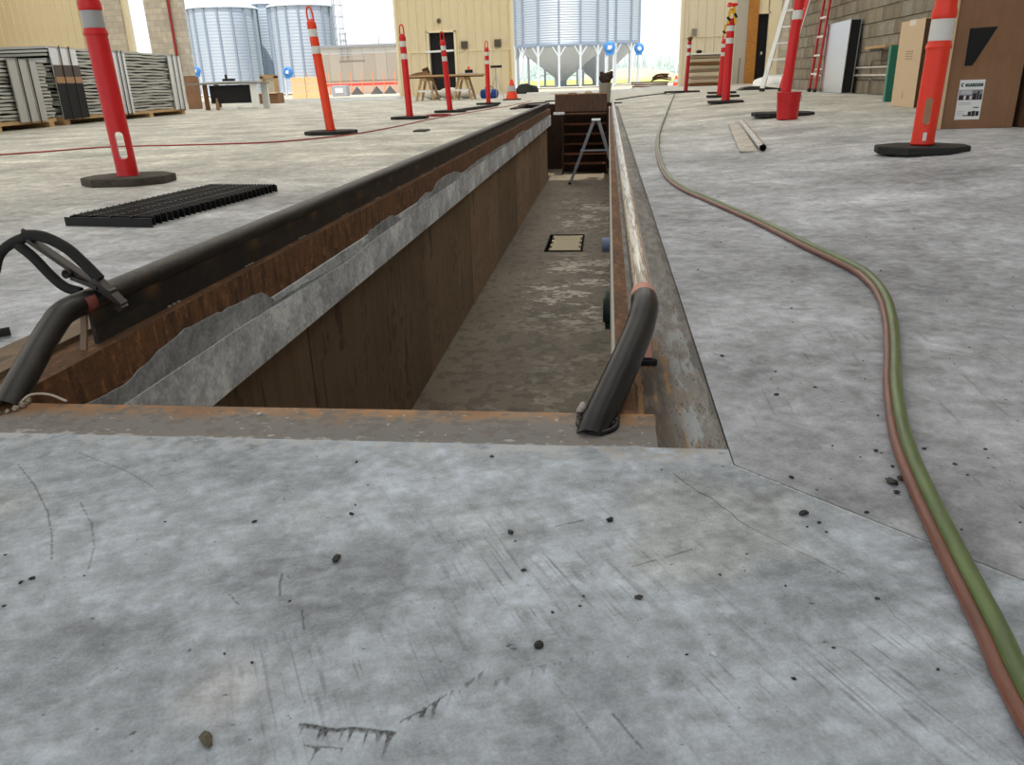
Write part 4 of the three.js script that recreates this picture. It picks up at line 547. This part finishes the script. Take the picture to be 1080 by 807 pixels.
{ const t = thing('guard_plate', 'dark rusty steel guard plate across the far end of the pit', 'steel plate', [-0.445, -0.06, -13.78]); obj('plate', box(0.855, 0.265, 0.012, 0, 0, 0), MT.rustDark, t); obj('top_edge', box(0.855, 0.016, 0.04, 0, 0.262, -0.012), MT.rust, t); }
struct('trim_5', box(0.18, 0.035, 0.14, -0.80, -0.10, -13.69), MT.skimDark);
{ const t = thing('pipe_stub', 'short blue grey plastic pipe stub poking from the right pit wall', 'pipe', [0.03, -0.62, -5.4]); obj('pipe', rod([0.15, 0, 0], [-0.06, 0, 0], 0.05, 0.05, 20), flat('#8ea6c8', 0.5), t); obj('collar', rod([0.03, 0, 0], [0.0, 0, 0], 0.068, 0.068, 20), flat('#7d94b4', 0.5), t); }
{ const t = thing('pipe_stub', 'dark green pipe end on the right pit wall nearer than the blue stub', 'pipe', [0.03, -0.5, -3.35]); obj('pipe', rod([0.15, 0, 0], [-0.03, 0, 0], 0.085, 0.085, 24), flat('#163c34', 0.5), t); obj('cap', rod([-0.03, 0, 0], [-0.04, 0, 0], 0.06, 0.05, 24), flat('#122c28', 0.5), t); }
{ const t = thing('bucket', 'grey bucket on the floor behind the guard plate at the pit end', 'bucket', [-0.06, 0, -15.6]); obj('body', lathe([[0.001, 0.0], [0.095, 0], [0.115, 0.33], [0.122, 0.335], [0.122, 0.355], [0.108, 0.355], [0.09, 0.01], [0.001, 0.01]], 24), flat('#9c968c', 0.6), t); }
{ const t = thing('work_gloves', 'bunch of dark brown gloves heaped on the grey bucket', 'gloves', [-0.05, 0.385, -15.6]); for (const [x, y, s, r] of [[-0.04, 0.07, 0.09, 0.5], [0.06, 0.09, 0.08, -0.4], [0.0, 0.02, 0.1, 0.1], [0.09, 0.13, 0.05, 0.9], [-0.07, 0.13, 0.045, -0.6]]) obj('glove', new THREE.SphereGeometry(s, 12, 10).scale(1, 0.8, 0.7).rotateZ(r).translate(x, y, 0), flat('#3a2822', 0.9), t); }

// ---------------------------------------------------------------- left: bundles of roof sheets on pallets
function sheetBundle(label, a, b, depth, h, n, wraps) { // front face from a to b (x, z), standing on a pallet
  const L = Math.hypot(b[0] - a[0], b[1] - a[1]), t = thing('sheet_bundle', label, 'bundle of sheets', [a[0], 0, a[1]]); t.rotation.y = Math.atan2(-(b[1] - a[1]), b[0] - a[0]); // local x along the face, local +z away or towards
  const z0 = -depth; const y0 = 0.13, sh = (h - y0) / n;
  for (let i = 0; i < n; i++) { const pts = []; const N = 40; const ph = rr(0, 6); for (let k = 0; k <= N; k++) pts.push([L * k / N, 0.006 * Math.sin(k * 0.55 + ph) + 0.004 * Math.sin(k * 1.7 + ph * 2)]); for (let k = N; k >= 0; k--) pts.push([L * k / N, sh * 0.66 + 0.006 * Math.sin(k * 0.55 + ph + 0.5) + 0.004 * Math.sin(k * 1.3 + ph)]);
    const g = extr(pts, depth, 0); g.translate(0, y0 + i * sh, -depth + rr(-0.03, 0.02)); obj('sheet', g, [MT.sheet, MT.wrap, flat('#a9aba4', 0.45, 0.35)][i % 3], t); }
  for (const [x0, x1, yt, m, kind] of wraps) { const w = obj('end_wrap', merge([box(x1 - x0, yt - 0.10, 0.02, (x0 + x1) / 2, 0.10, 0.035), box(x1 - x0, 0.02, 0.4, (x0 + x1) / 2, yt - 0.02, -0.155)]), m, t);
    if (kind === 'dark') { obj('dark_sheet', box(x1 - x0 + 0.01, (yt - 0.1) * 0.5, 0.01, (x0 + x1) / 2, 0.09, 0.05), MT.blackMatte, w); obj('brown_film', box(x1 - x0 + 0.006, (yt - 0.1) * 0.26, 0.008, (x0 + x1) / 2, 0.1 + (yt - 0.1) * 0.49, 0.05), flat('#43342e', 0.4), w); obj('tape_strip', box(x1 - x0 + 0.01, 0.09, 0.01, (x0 + x1) / 2, 0.1 + (yt - 0.1) * 0.50, 0.052), flat('#a87f58', 0.5), w); }
    for (const f of [0.33, 0.7]) obj('strap', box(0.022, yt - 0.05, 0.006, x0 + (x1 - x0) * f, 0.07, 0.058), MT.blackMatte, w); }
  for (let k = 0; k < 3; k++) obj('pallet_board', box(L, 0.05, 0.12, L / 2, 0.07, -0.06 - k * (depth - 0.12) / 2), MT.paleWood, t); for (let x = 0.15; x < L; x += (L - 0.3) / 3 - 0.001) obj('pallet_block', box(0.14, 0.07, depth, x, 0, -depth / 2), MT.paleWood, t); return t; }
// ---------------------------------------------------------------- hall left and back
{ // bundle positions: the faces look towards the pit
  sheetBundle('long bundle of grey roof sheets with one black wrapped strip, behind the nearest red post', [-8.40, -11.95], [-8.72, -16.45], 1.2, 1.15, 20, [[0.02, 0.72, 1.13, MT.wrapBright, 'dark'], [1.85, 2.25, 1.12, MT.wrapBright, 'pale'], [3.95, 4.5, 1.12, MT.wrapBright, 'pale']]);
  sheetBundle('bundle of grey roof sheets with a plain grey end strip at the left picture edge', [-7.75, -7.4], [-8.32, -11.72], 0.9, 0.95, 17, [[3.35, 4.05, 0.93, MT.wrap, 'pale']]);
  sheetBundle('bundle of grey roof sheets standing behind the leftmost bundle', [-9.3, -7.4], [-9.75, -11.9], 1.0, 1.2, 20, []);
}
{ const t = thing('work_bench', 'rough bench with a grey top hung with black sheeting in the left opening', 'bench', [-8.95, 0, -19]); obj('bench_top', box(1.75, 0.035, 0.8, 0, 0.56, 0).applyMatrix4(M4().makeRotationZ(-0.006)), flat('#8a857c', 0.6), t); obj('top_sheet', box(1.2, 0.02, 0.6, 0.12, 0.6, 0).applyMatrix4(M4().makeRotationZ(0.01)), flat('#d8e2e4', 0.4), t); obj('black_sheeting', box(0.98, 0.40, 0.05, 0.16, 0.14, 0.25, 0.01), MT.blackMatte, t);
  for (const [x, z] of [[-0.42, 0.3], [0.78, 0.3], [-0.42, -0.3], [0.78, -0.3]]) obj('leg', box(x > 0 ? 0.16 : 0.09, 0.56, 0.06, x, 0, z), x > 0 ? MT.white : MT.oldWood, t); obj('base_board', box(0.62, 0.06, 0.12, 0.05, 0.0, 0.34), MT.white, t); obj('base_board', box(0.4, 0.05, 0.12, 0.62, 0.0, 0.34), MT.offWhite, t); obj('dark_tool', box(0.28, 0.05, 0.1, 0.1, 0.63, 0.1, 0.01), MT.blackMatte, t); obj('dark_tool', box(0.04, 0.13, 0.04, 0.04, 0.64, 0.1), MT.blackMatte, t); }
{ const t = thing('paint_can', 'small brown bottle standing before the black sheeting of the left bench', 'bottle', [-9.05, 0, -18.55]); obj('body', lathe([[0.001, 0], [0.04, 0], [0.04, 0.14], [0.018, 0.2], [0.018, 0.26], [0.001, 0.26]], 16), flat('#9c7a5c', 0.6), t); }
{ const t = thing('brown_carton', 'narrow brown carton on end behind the sheet bundle by the pillar', 'carton', [-10.6, 0, -20.5]); obj('carton_body', box(0.24, 0.78, 0.3, 0, 0, 0, 0.01), MT.card, t); obj('flap', box(0.24, 0.01, 0.14, 0, 0.78, 0.08), MT.cardDark, t); }
{ const t = thing('white_frame', 'pale wooden frame standing behind the right end of the left bench', 'frame', [-10.85, 0, -26]); for (const x of [-0.2, 0.26]) obj('upright', box(0.1, 0.8, 0.1, x, 0, 0), MT.paleWood, t); obj('cross_piece', box(0.56, 0.1, 0.1, 0.03, 0.74, 0), MT.paleWood, t); obj('panel', box(0.36, 0.7, 0.03, 0.03, 0.03, -0.04), flat('#cfc8b2', 0.8), t); }
{ const t = thing('brown_carton', 'low open brown carton on the floor right of the left bench', 'carton', [-10.4, 0, -25]); obj('carton_body', box(0.62, 0.3, 0.5, 0, 0, 0, 0.01), MT.card, t); obj('flap', box(0.6, 0.01, 0.22, 0.02, 0.33, 0.28).rotateX(0.1), MT.cardPale, t); }
{ const t = thing('paper_sheet', 'sheets of bluish paper lying flat on the floor inside the left opening', 'sheet', [-8.6, 0.0, -27.5]); obj('sheet', box(3.0, 0.008, 1.6, 0, 0, 0), flat('#cdd6dc', 0.6), t); obj('sheet', box(1.4, 0.008, 0.9, 1.3, 0.008, -1.0), flat('#d8dfe2', 0.6), t); }
tag(obj('paper_scrap', box(0.42, 0.01, 0.3, -4.85, 0, -14.6), MT.paper), 'small white scrap of paper on the floor left of the doorway post', 'paper');
tag(obj('black_mat', box(0.13, 0.015, 0.22, -1.852, 0, -8.1, 0.006), flat('#39342f', 0.9)), 'small dark scrap lying on the floor between rail and left posts', 'scrap');
tag(obj('long_board', [bar([-2.42, 0.02, -13.5], [-2.08, 0.03, -15.4], 0.12, 0.03)], MT.rubber), 'long black board lying from a left post foot towards the pit', 'board');
{ const t = thing('work_table', 'plank table on wooden sawhorses before the dark doorway', 'table', [-4.38, 0, -22.5]); const gw = mat({ map: rep(woodTex, 0.9), color: new THREE.Color(1.15, 1.25, 1.45), roughness: 0.85 }); obj('table_top', box(2.1, 0.045, 0.9, 0, 0.6, 0, 0.005), gw, t); obj('table_top', box(2.1, 0.03, 0.4, 0, 0.57, 0.2), MT.oldWood, t);
  for (const hx of [-0.52, 0.5]) { const s = new THREE.Group(); s.name = 'sawhorse'; t.add(s); for (const [dx, z] of [[-0.24, 0.35], [0.24, 0.35], [-0.24, -0.35], [0.24, -0.35]]) obj('leg', bar([hx + dx, 0, z], [hx + dx * 0.35, 0.58, z * 0.8], 0.06, 0.05, V(0, 0, 1)), gw, s); obj('beam', box(0.14, 0.09, 0.8, hx, 0.5, 0), gw, s); for (const z of [0.36, -0.36]) obj('cross_tie', box(0.36, 0.05, 0.03, hx, 0.22, z), MT.white, s); } }
{ const t = thing('cardboard_scrap', 'torn brown cardboard scrap lying on the left half of the plank table', 'cardboard', [-4.95, 0.645, -22.45]); obj('sheet', extr([[0, 0], [0.2, 0.06], [0.5, 0.10], [0.55, 0.0]], 0.4, 0.003).translate(-0.4, 0.003, -0.2), MT.card, t); obj('flap', box(0.18, 0.16, 0.02, 0.1, 0, 0.1).rotateZ(0.3), MT.cardDark, t); }
{ const t = thing('power_tool', 'small dark power tool on the right end of the plank table', 'tool', [-3.72, 0.645, -22.4]); obj('motor', rod([-0.1, 0.06, 0], [0.1, 0.06, 0], 0.05), MT.blackMatte, t); obj('grip', box(0.05, 0.1, 0.05, 0.0, 0.08, 0), MT.redOrange, t); obj('rail', box(0.5, 0.025, 0.1, 0, 0, 0), MT.alu, t); }
{ const t = thing('tripod_stand', 'thin metal stand with a dark head right of the plank table', 'stand', [-3.05, 0, -22.8]); for (let k = 0; k < 3; k++) { const a = k * 2.09 + 0.4; obj('leg', rod([Math.cos(a) * 0.25, 0, Math.sin(a) * 0.25], [0, 0.6, 0], 0.012), MT.alu, t); } obj('pole', rod([0, 0.55, 0], [0, 0.8, 0], 0.015), MT.alu, t); obj('head', box(0.3, 0.06, 0.08, 0.02, 0.78, 0), MT.blackMatte, t); }
{ const t = thing('tool_bag', 'dark blue tool bag on the floor under the right end of the plank table', 'bag', [-3.3, 0, -23.2]); obj('body', box(0.5, 0.24, 0.3, 0, 0, 0, 0.08), MT.blueDark, t); obj('handle', tube([[-0.12, 0.22, 0], [-0.08, 0.3, 0], [0.08, 0.3, 0], [0.12, 0.22, 0]], 0.012, 20, 6), MT.blackMatte, t); }
{ const t = thing('plastic_bag', 'pale plastic bags heaped on the floor under the plank table', 'plastic sheeting', [-4.5, 0, -23.7]); for (const [x, s] of [[-0.5, 0.22], [0, 0.26], [0.45, 0.2]]) obj('bag', new THREE.SphereGeometry(s, 14, 10).scale(1.4, 0.6, 1).translate(x, s * 0.6, 0), MT.offWhite, t); }
{ const t = thing('tarp_heap', 'low heap of crumpled black tarp on the floor by the middle opening', 'tarp', [-2.9, 0, -29.4]); const g = new THREE.SphereGeometry(1, 30, 16), p = g.attributes.position; for (let i = 0; i < p.count; i++) { const k = 0.7 + 0.6 * fbm(p.getX(i) * 0.4 + 0.5, p.getZ(i) * 0.4 + 0.5, 6, 3, 1801); p.setXYZ(i, p.getX(i) * 0.42 * k, Math.max(0, p.getY(i) * 0.3 * k), p.getZ(i) * 0.4 * k); } g.computeVertexNormals(); obj('tarp', g, flat('#1f2220', 0.8), t); }
for (const [x, z, w, d, m, l] of [[-2.0, -27.4, 1.3, 0.25, MT.white, 'long white board lying flat beyond the far end of the pit'], [-1.4, -26.2, 0.9, 0.2, MT.offWhite, 'shorter off white board lying flat nearest the guard plate']]) tag(obj('loose_board', box(w, 0.06, d, x, 0, z, 0.005), m), l, 'board');
tag(obj('wood_offcut', box(0.22, 0.09, 0.16, -0.95, 0, -22.5, 0.01), MT.oldWood), 'small brown wood offcut on the floor behind the guard plate', 'wood block');
tag(obj('stone_chunk', new THREE.IcosahedronGeometry(0.11, 1).scale(1, 0.7, 1).translate(-0.52, 0.07, -22.0), flat('#b3a48c', 0.9)), 'small tan chunk on the floor between offcut and grey bucket', 'rubble');
tag(obj('black_strap', tube([[-1.62, 0.014, -15.6], [-1.45, 0.02, -16.2], [-1.2, 0.014, -16.8], [-1.3, 0.014, -17.6], [-0.9, 0.014, -18.3]], 0.014, 40, 6), MT.rubber), 'black strap lying on the floor behind the left rail end', 'strap');
for (const [x, y, l] of [[-5.26, 1.58, 'dark electrical box on the tan wall just right of the doorway'], [-4.03, 1.60, 'dark electrical box on the tan wall near the opening edge']]) { const t = thing('wall_box', l, 'electrical box', [x, y, FARZ + 0.06]); obj('housing', box(0.24, 0.26, 0.1, 0, 0, 0, 0.01), flat('#6f6350', 0.7), t); obj('cover', box(0.2, 0.2, 0.02, 0, 0.03, 0.055), flat('#4c463a', 0.6), t); }
{ const t = thing('wall_lamp', 'small round dark light fitting on the tan wall above the doorway', 'lamp', [-6.16, 2.55, FARZ + 0.06]); obj('housing', rod([0, 0, -0.05], [0, 0, 0.06], 0.09, 0.07, 16), flat('#8a7c62', 0.6), t); obj('lens', new THREE.SphereGeometry(0.06, 12, 8).translate(0, 0, 0.06), flat('#58503e', 0.4), t); }
{ const t = thing('yellow_cord', 'thin yellow cord hanging down the right edge of the tan wall', 'cord', [-3.62, 0, FARZ + 0.09]); obj('cord', tube([[0, 1.5, 0], [0.02, 1.0, 0], [0.06, 0.4, 0.02], [0.12, 0.02, 0.3]], 0.012, 30, 6), MT.yellow, t); }
{ const t = thing('red_pipe', 'thin red pipe running down the far left block pillar', 'pipe', [-16.3, 0, FARZ + 0.29]); obj('pipe', rod([0, 0, 0], [0, H - 0.2, 0], 0.05), flat('#a02c2c', 0.5), t); for (const y of [0.8, 2.2, 3.6]) obj('pipe_clip', box(0.14, 0.05, 0.08, 0, y, -0.03), MT.aluDull, t); }

// ---------------------------------------------------------------- outside
function corr(r, h, y0, pitch, amp, n = 48) { const p = []; const N = Math.round(h / pitch) * 2; for (let i = 0; i <= N; i++) p.push([r + (i & 1 ? amp : -amp), y0 + h * i / N]); const g = lathe(p, n); g.computeVertexNormals(); return g; }
function hopper(label, x, z, r, yr, apex, h) {
  const t = thing('hopper_silo', label, 'grain silo', [x, 0, z]); obj('cone', lathe([[0.3, apex - 0.1], [0.32, apex], [r * 0.98, yr]], 48), MT.siloWhite, t); obj('barrel', corr(r, h, yr + 0.12, 0.118, 0.010, 84), MT.silo, t); obj('ring_beam', lathe([[r - 0.05, yr - 0.08], [r + 0.06, yr - 0.08], [r + 0.06, yr + 0.14], [r - 0.05, yr + 0.14]], 40), MT.siloRib, t); obj('roof', lathe([[r + 0.08, yr + h + 0.1], [0.3, yr + h + r * 0.55], [0.001, yr + h + r * 0.56]], 40), MT.siloWhite, t);
  const n = 14; for (let i = 0; i < n; i++) { const a = (i + 0.5) / n * 6.2832, cx = Math.cos(a) * (r + 0.03), cz = Math.sin(a) * (r + 0.03); const l = obj('leg', box(0.11, yr, 0.11, cx, 0, cz), MT.siloWhite, t); const dx = -Math.sin(a) * 0.34, dz = Math.cos(a) * 0.34; for (const s of [-1, 1]) obj('brace', bar([cx, yr - 0.55, cz], [cx + dx * s, yr - 0.05, cz + dz * s], 0.06, 0.06), MT.siloWhite, l); obj('stiffener', box(0.1, h, 0.07, Math.cos(a) * (r + 0.045), yr + 0.12, Math.sin(a) * (r + 0.045)), MT.siloRib, t); }
  obj('base_ring', lathe([[r - 0.05, 0], [r + 0.15, 0], [r + 0.15, 0.06], [r - 0.05, 0.06]], 40), MT.offWhite, t); obj('outlet', box(0.5, 0.3, 0.5, 0, apex - 0.35, 0), MT.siloRib, t); return t; }
hopper('nearer grey hopper bottomed grain silo on white legs behind the pit', -2.55, -46.5, 2.5, 2.05, 0.45, 5.5);
hopper('farther hopper bottomed grain silo, half hidden behind the nearer one', -0.72, -52.5, 2.55, 2.3, 0.4, 5.5);
function bin(label, x, z, r, h) { const t = thing('grain_bin', label, 'grain bin', [x, 0, z]); obj('barrel', corr(r, h, 0.1, 0.2, 0.006, 84), MT.silo, t); obj('roof', lathe([[r + 0.15, h + 0.02], [r + 0.12, h + 0.12], [0.35, h + r * 0.5], [0.3, h + r * 0.5 + 0.3], [0.001, h + r * 0.5 + 0.3]], 36), MT.siloWhite, t); obj('base_slab', lathe([[0.001, 0], [r + 0.3, 0], [r + 0.3, 0.12], [0.001, 0.12]], 36), MT.offWhite, t); for (let i = 0; i < 16; i++) { const a = (i + 0.3) / 16 * 6.2832; obj('stiffener', box(0.13, h, 0.08, Math.cos(a) * (r + 0.04), 0.1, Math.sin(a) * (r + 0.04)), MT.siloRib, t); } return t; }
bin('leftmost pale corrugated grain bin seen through the left opening', -26.9, -58, 2.3, 5.6);
bin('narrow strip of a grain bin between the two larger left bins', -25.6, -63.5, 2.1, 6.2);
const binC = bin('right hand pale corrugated grain bin behind the orange post', -20.5, -56, 2.05, 5.35);
{ const t = thing('caged_ladder', 'caged access ladder up the right side of a grain bin', 'ladder', [-18.1, 0, -55.6]); for (const z of [-0.2, 0.2]) obj('rail', box(0.05, 6.4, 0.05, 0, 0.6, z), MT.alu, t); for (let y = 0.9; y < 6.9; y += 0.35) obj('rung', box(0.03, 0.03, 0.4, 0, y, 0), MT.alu, t); for (let y = 2.6; y < 6.9; y += 0.7) obj('hoop', tube([[0, y, -0.25], [0.4, y, -0.3], [0.6, y, 0], [0.4, y, 0.3], [0, y, 0.25]], 0.022, 16, 5), MT.alu, t); for (const k of [[0.6, 0], [0.4, 0.3], [0.4, -0.3]]) obj('cage_bar', box(0.03, 4.3, 0.03, k[0], 2.6, k[1]), MT.alu, t); }
function fan(label, x, y, z, s, stand) { const t = thing('aeration_fan', label, 'fan', [x, y, z]); obj('housing', lathe([[0.2 * s, -0.16 * s], [0.36 * s, -0.16 * s], [0.4 * s, 0], [0.36 * s, 0.16 * s], [0.2 * s, 0.16 * s]], 24).rotateX(Math.PI / 2), MT.blue, t); obj('motor', rod([0, 0, -0.1], [0, 0, 0.26 * s], 0.16 * s, 0.14 * s, 16), flat('#c9d6e6', 0.5), t); obj('outlet', box(0.5 * s, 0.3 * s, 0.3 * s, 0, -0.5 * s, 0, 0.02), MT.blue, t); if (stand) obj('stand', [box(0.08, y - 0.45 * s, 0.08, -0.2, -y, 0), box(0.08, y - 0.45 * s, 0.08, 0.2, -y, 0)], MT.siloWhite, t); return t; }
fan('blue fan on white posts at the ring of the nearer hopper silo', 0.04, 1.87, -43.8, 0.72, true); fan('blue fan at the right edge of the farther hopper silo', 1.72, 1.95, -49.5, 0.7, true); fan('small blue fan left of the bench in front of the leftmost bin', -20.35, 1.34, -40, 0.55, true); fan('small blue fan right of the bench in front of the right bin', -15.62, 1.15, -40, 0.6, true);
{ const t = thing('long_shed', 'long low grey shed with a pale upper strip seen through the left opening', 'shed', [-14.7, 0, -50]); for (let i = 0; i < 8; i++) obj('wall_panel', box(0.7, 1.5, 3, -2.5 + i * 0.71, 0.72, -1.5), flat(i % 2 ? '#a29a8e' : '#9b9387', 0.8), t); for (let i = 0; i < 8; i++) obj('upper_panel', box(0.7, 0.36, 3, -2.5 + i * 0.71, 2.23, -1.5), flat('#d4d2cc', 0.7), t); obj('roof', box(6.0, 0.14, 3.4, 0, 2.58, -1.5), flat('#8a8c90', 0.6), t); obj('base_wall', box(5.8, 0.72, 2.9, 0, 0, -1.5), flat('#b9a294', 0.8), t);
  obj('ladder_frame', [box(0.05, 1.4, 0.05, -1.3, 2.0, 0.1), box(0.05, 1.4, 0.05, -0.95, 2.0, 0.1), box(0.4, 0.05, 0.05, -1.12, 3.3, 0.1), box(0.4, 0.05, 0.05, -1.12, 2.9, 0.1)], MT.aluDull, t); obj('roof_rail', box(1.6, 0.04, 0.04, -0.7, 2.12, 0.2), MT.alu, t); obj('roof_rail', box(0.04, 0.55, 0.04, 1.0, 2.65, -0.1), MT.alu, t); }
{ const t = thing('red_barrier', 'low red rail barrier with orange posts before the long shed', 'barrier', [-14.8, 0, -47.5]); obj('rail', box(5.4, 0.14, 0.08, 0, 0.42, 0), flat('#c8463c', 0.6), t); for (let i = 0; i < 9; i++) obj('barrier_post', box(0.05, 1.15, 0.05, -2.6 + i * 0.65, 0, 0.06), flat('#d98a5c', 0.7), t); }
for (let i = 0; i < 3; i++) tag(obj('gravel_pile', new THREE.ConeGeometry(0.36, 0.42, 9).translate([-13.6, -12.5, -11.75][i], 0.18, -44.5), flat('#4c4a46', 0.9)), ['left', 'middle', 'right'][i] + ' one of three small dark gravel piles before the red barrier', 'gravel pile');
{ const t = thing('generator', 'small grey generator on the ground left of the gravel piles', 'generator', [-13.05, -0.03, -40]); obj('frame', box(0.75, 0.5, 0.5, 0, 0, 0, 0.03), flat('#9a9ca2', 0.6), t); obj('panel', box(0.4, 0.24, 0.03, 0, 0.14, 0.26), flat('#c8ccd4', 0.5), t); }
{ const t = thing('panel_crate', 'stack of tan panels leaning outside between bins and long shed', 'stack of panels', [-13.3, -0.03, -36]); for (const [x, y] of [[-0.33, 0], [0.33, 0], [-0.33, 0.3], [0.33, 0.3], [-0.33, 0.6], [0.33, 0.6]]) obj('panel', box(0.64, 0.28, 0.2, x, y, 0, 0.01), flat('#e3b98c', 0.8), t); }
{ const t = thing('lumber_pile', 'low pile of brown timber lying outside the middle opening', 'lumber', [1.65, -0.03, -33]); for (let i = 0; i < 7; i++) obj('plank', box(1.35 + rr(-0.1, 0.1), 0.05, 0.28, rr(-0.05, 0.05) - 0.04, (i % 4) * 0.075, i < 4 ? 0.2 : -0.2).applyMatrix4(M4().makeRotationZ(rr(-0.02, 0.02))), MT.oldWood, t); for (let i = 0; i < 7; i++) obj('branch', tube([[0.05 + rr(-0.1, 0.1), 0.3 + i * 0.03, 0.1], [0.3, 0.36 + i * 0.03 + rr(-0.02, 0.02), 0.15], [0.66 + rr(-0.1, 0.1), 0.32 + i * 0.035, 0.1]], 0.028, 14, 6), i % 2 ? MT.oldWood : flat('#4a3c2e', 0.9), t); }
{ const t = thing('earth_mound', 'low orange earth mound far out in the field behind the silos', 'mound', [3, 0, -120]); obj('mound', new THREE.SphereGeometry(1, 24, 12, 0, 6.3, 0, 1.57).scale(7, 1.5, 4), flat('#e2c6a0', 0.95), t); }
{ const g = new THREE.Group(); const geos = []; for (let i = 0; i < 240; i++) { const x = -110 + i * 1.0 + rr(-1, 1), z = -330 + rr(-30, 30), h = rr(4.5, 9.5), w = rr(0.9, 1.7); for (let k = 0; k < 3; k++) { const c = new THREE.ConeGeometry(w * (1 - k * 0.27), h * 0.5, 7, 1); c.translate(x, h * (0.25 + k * 0.25), z); geos.push(c); } }
  const o = obj('treeline', geos, flat('#b2c2c2', 0.95)); o.userData.kind = 'stuff'; tag(o, 'far line of conifers in painted pale haze on the horizon beyond the field', 'trees'); }  // distant haze is put into the pale tree colour
renderer.render(scene, camera);
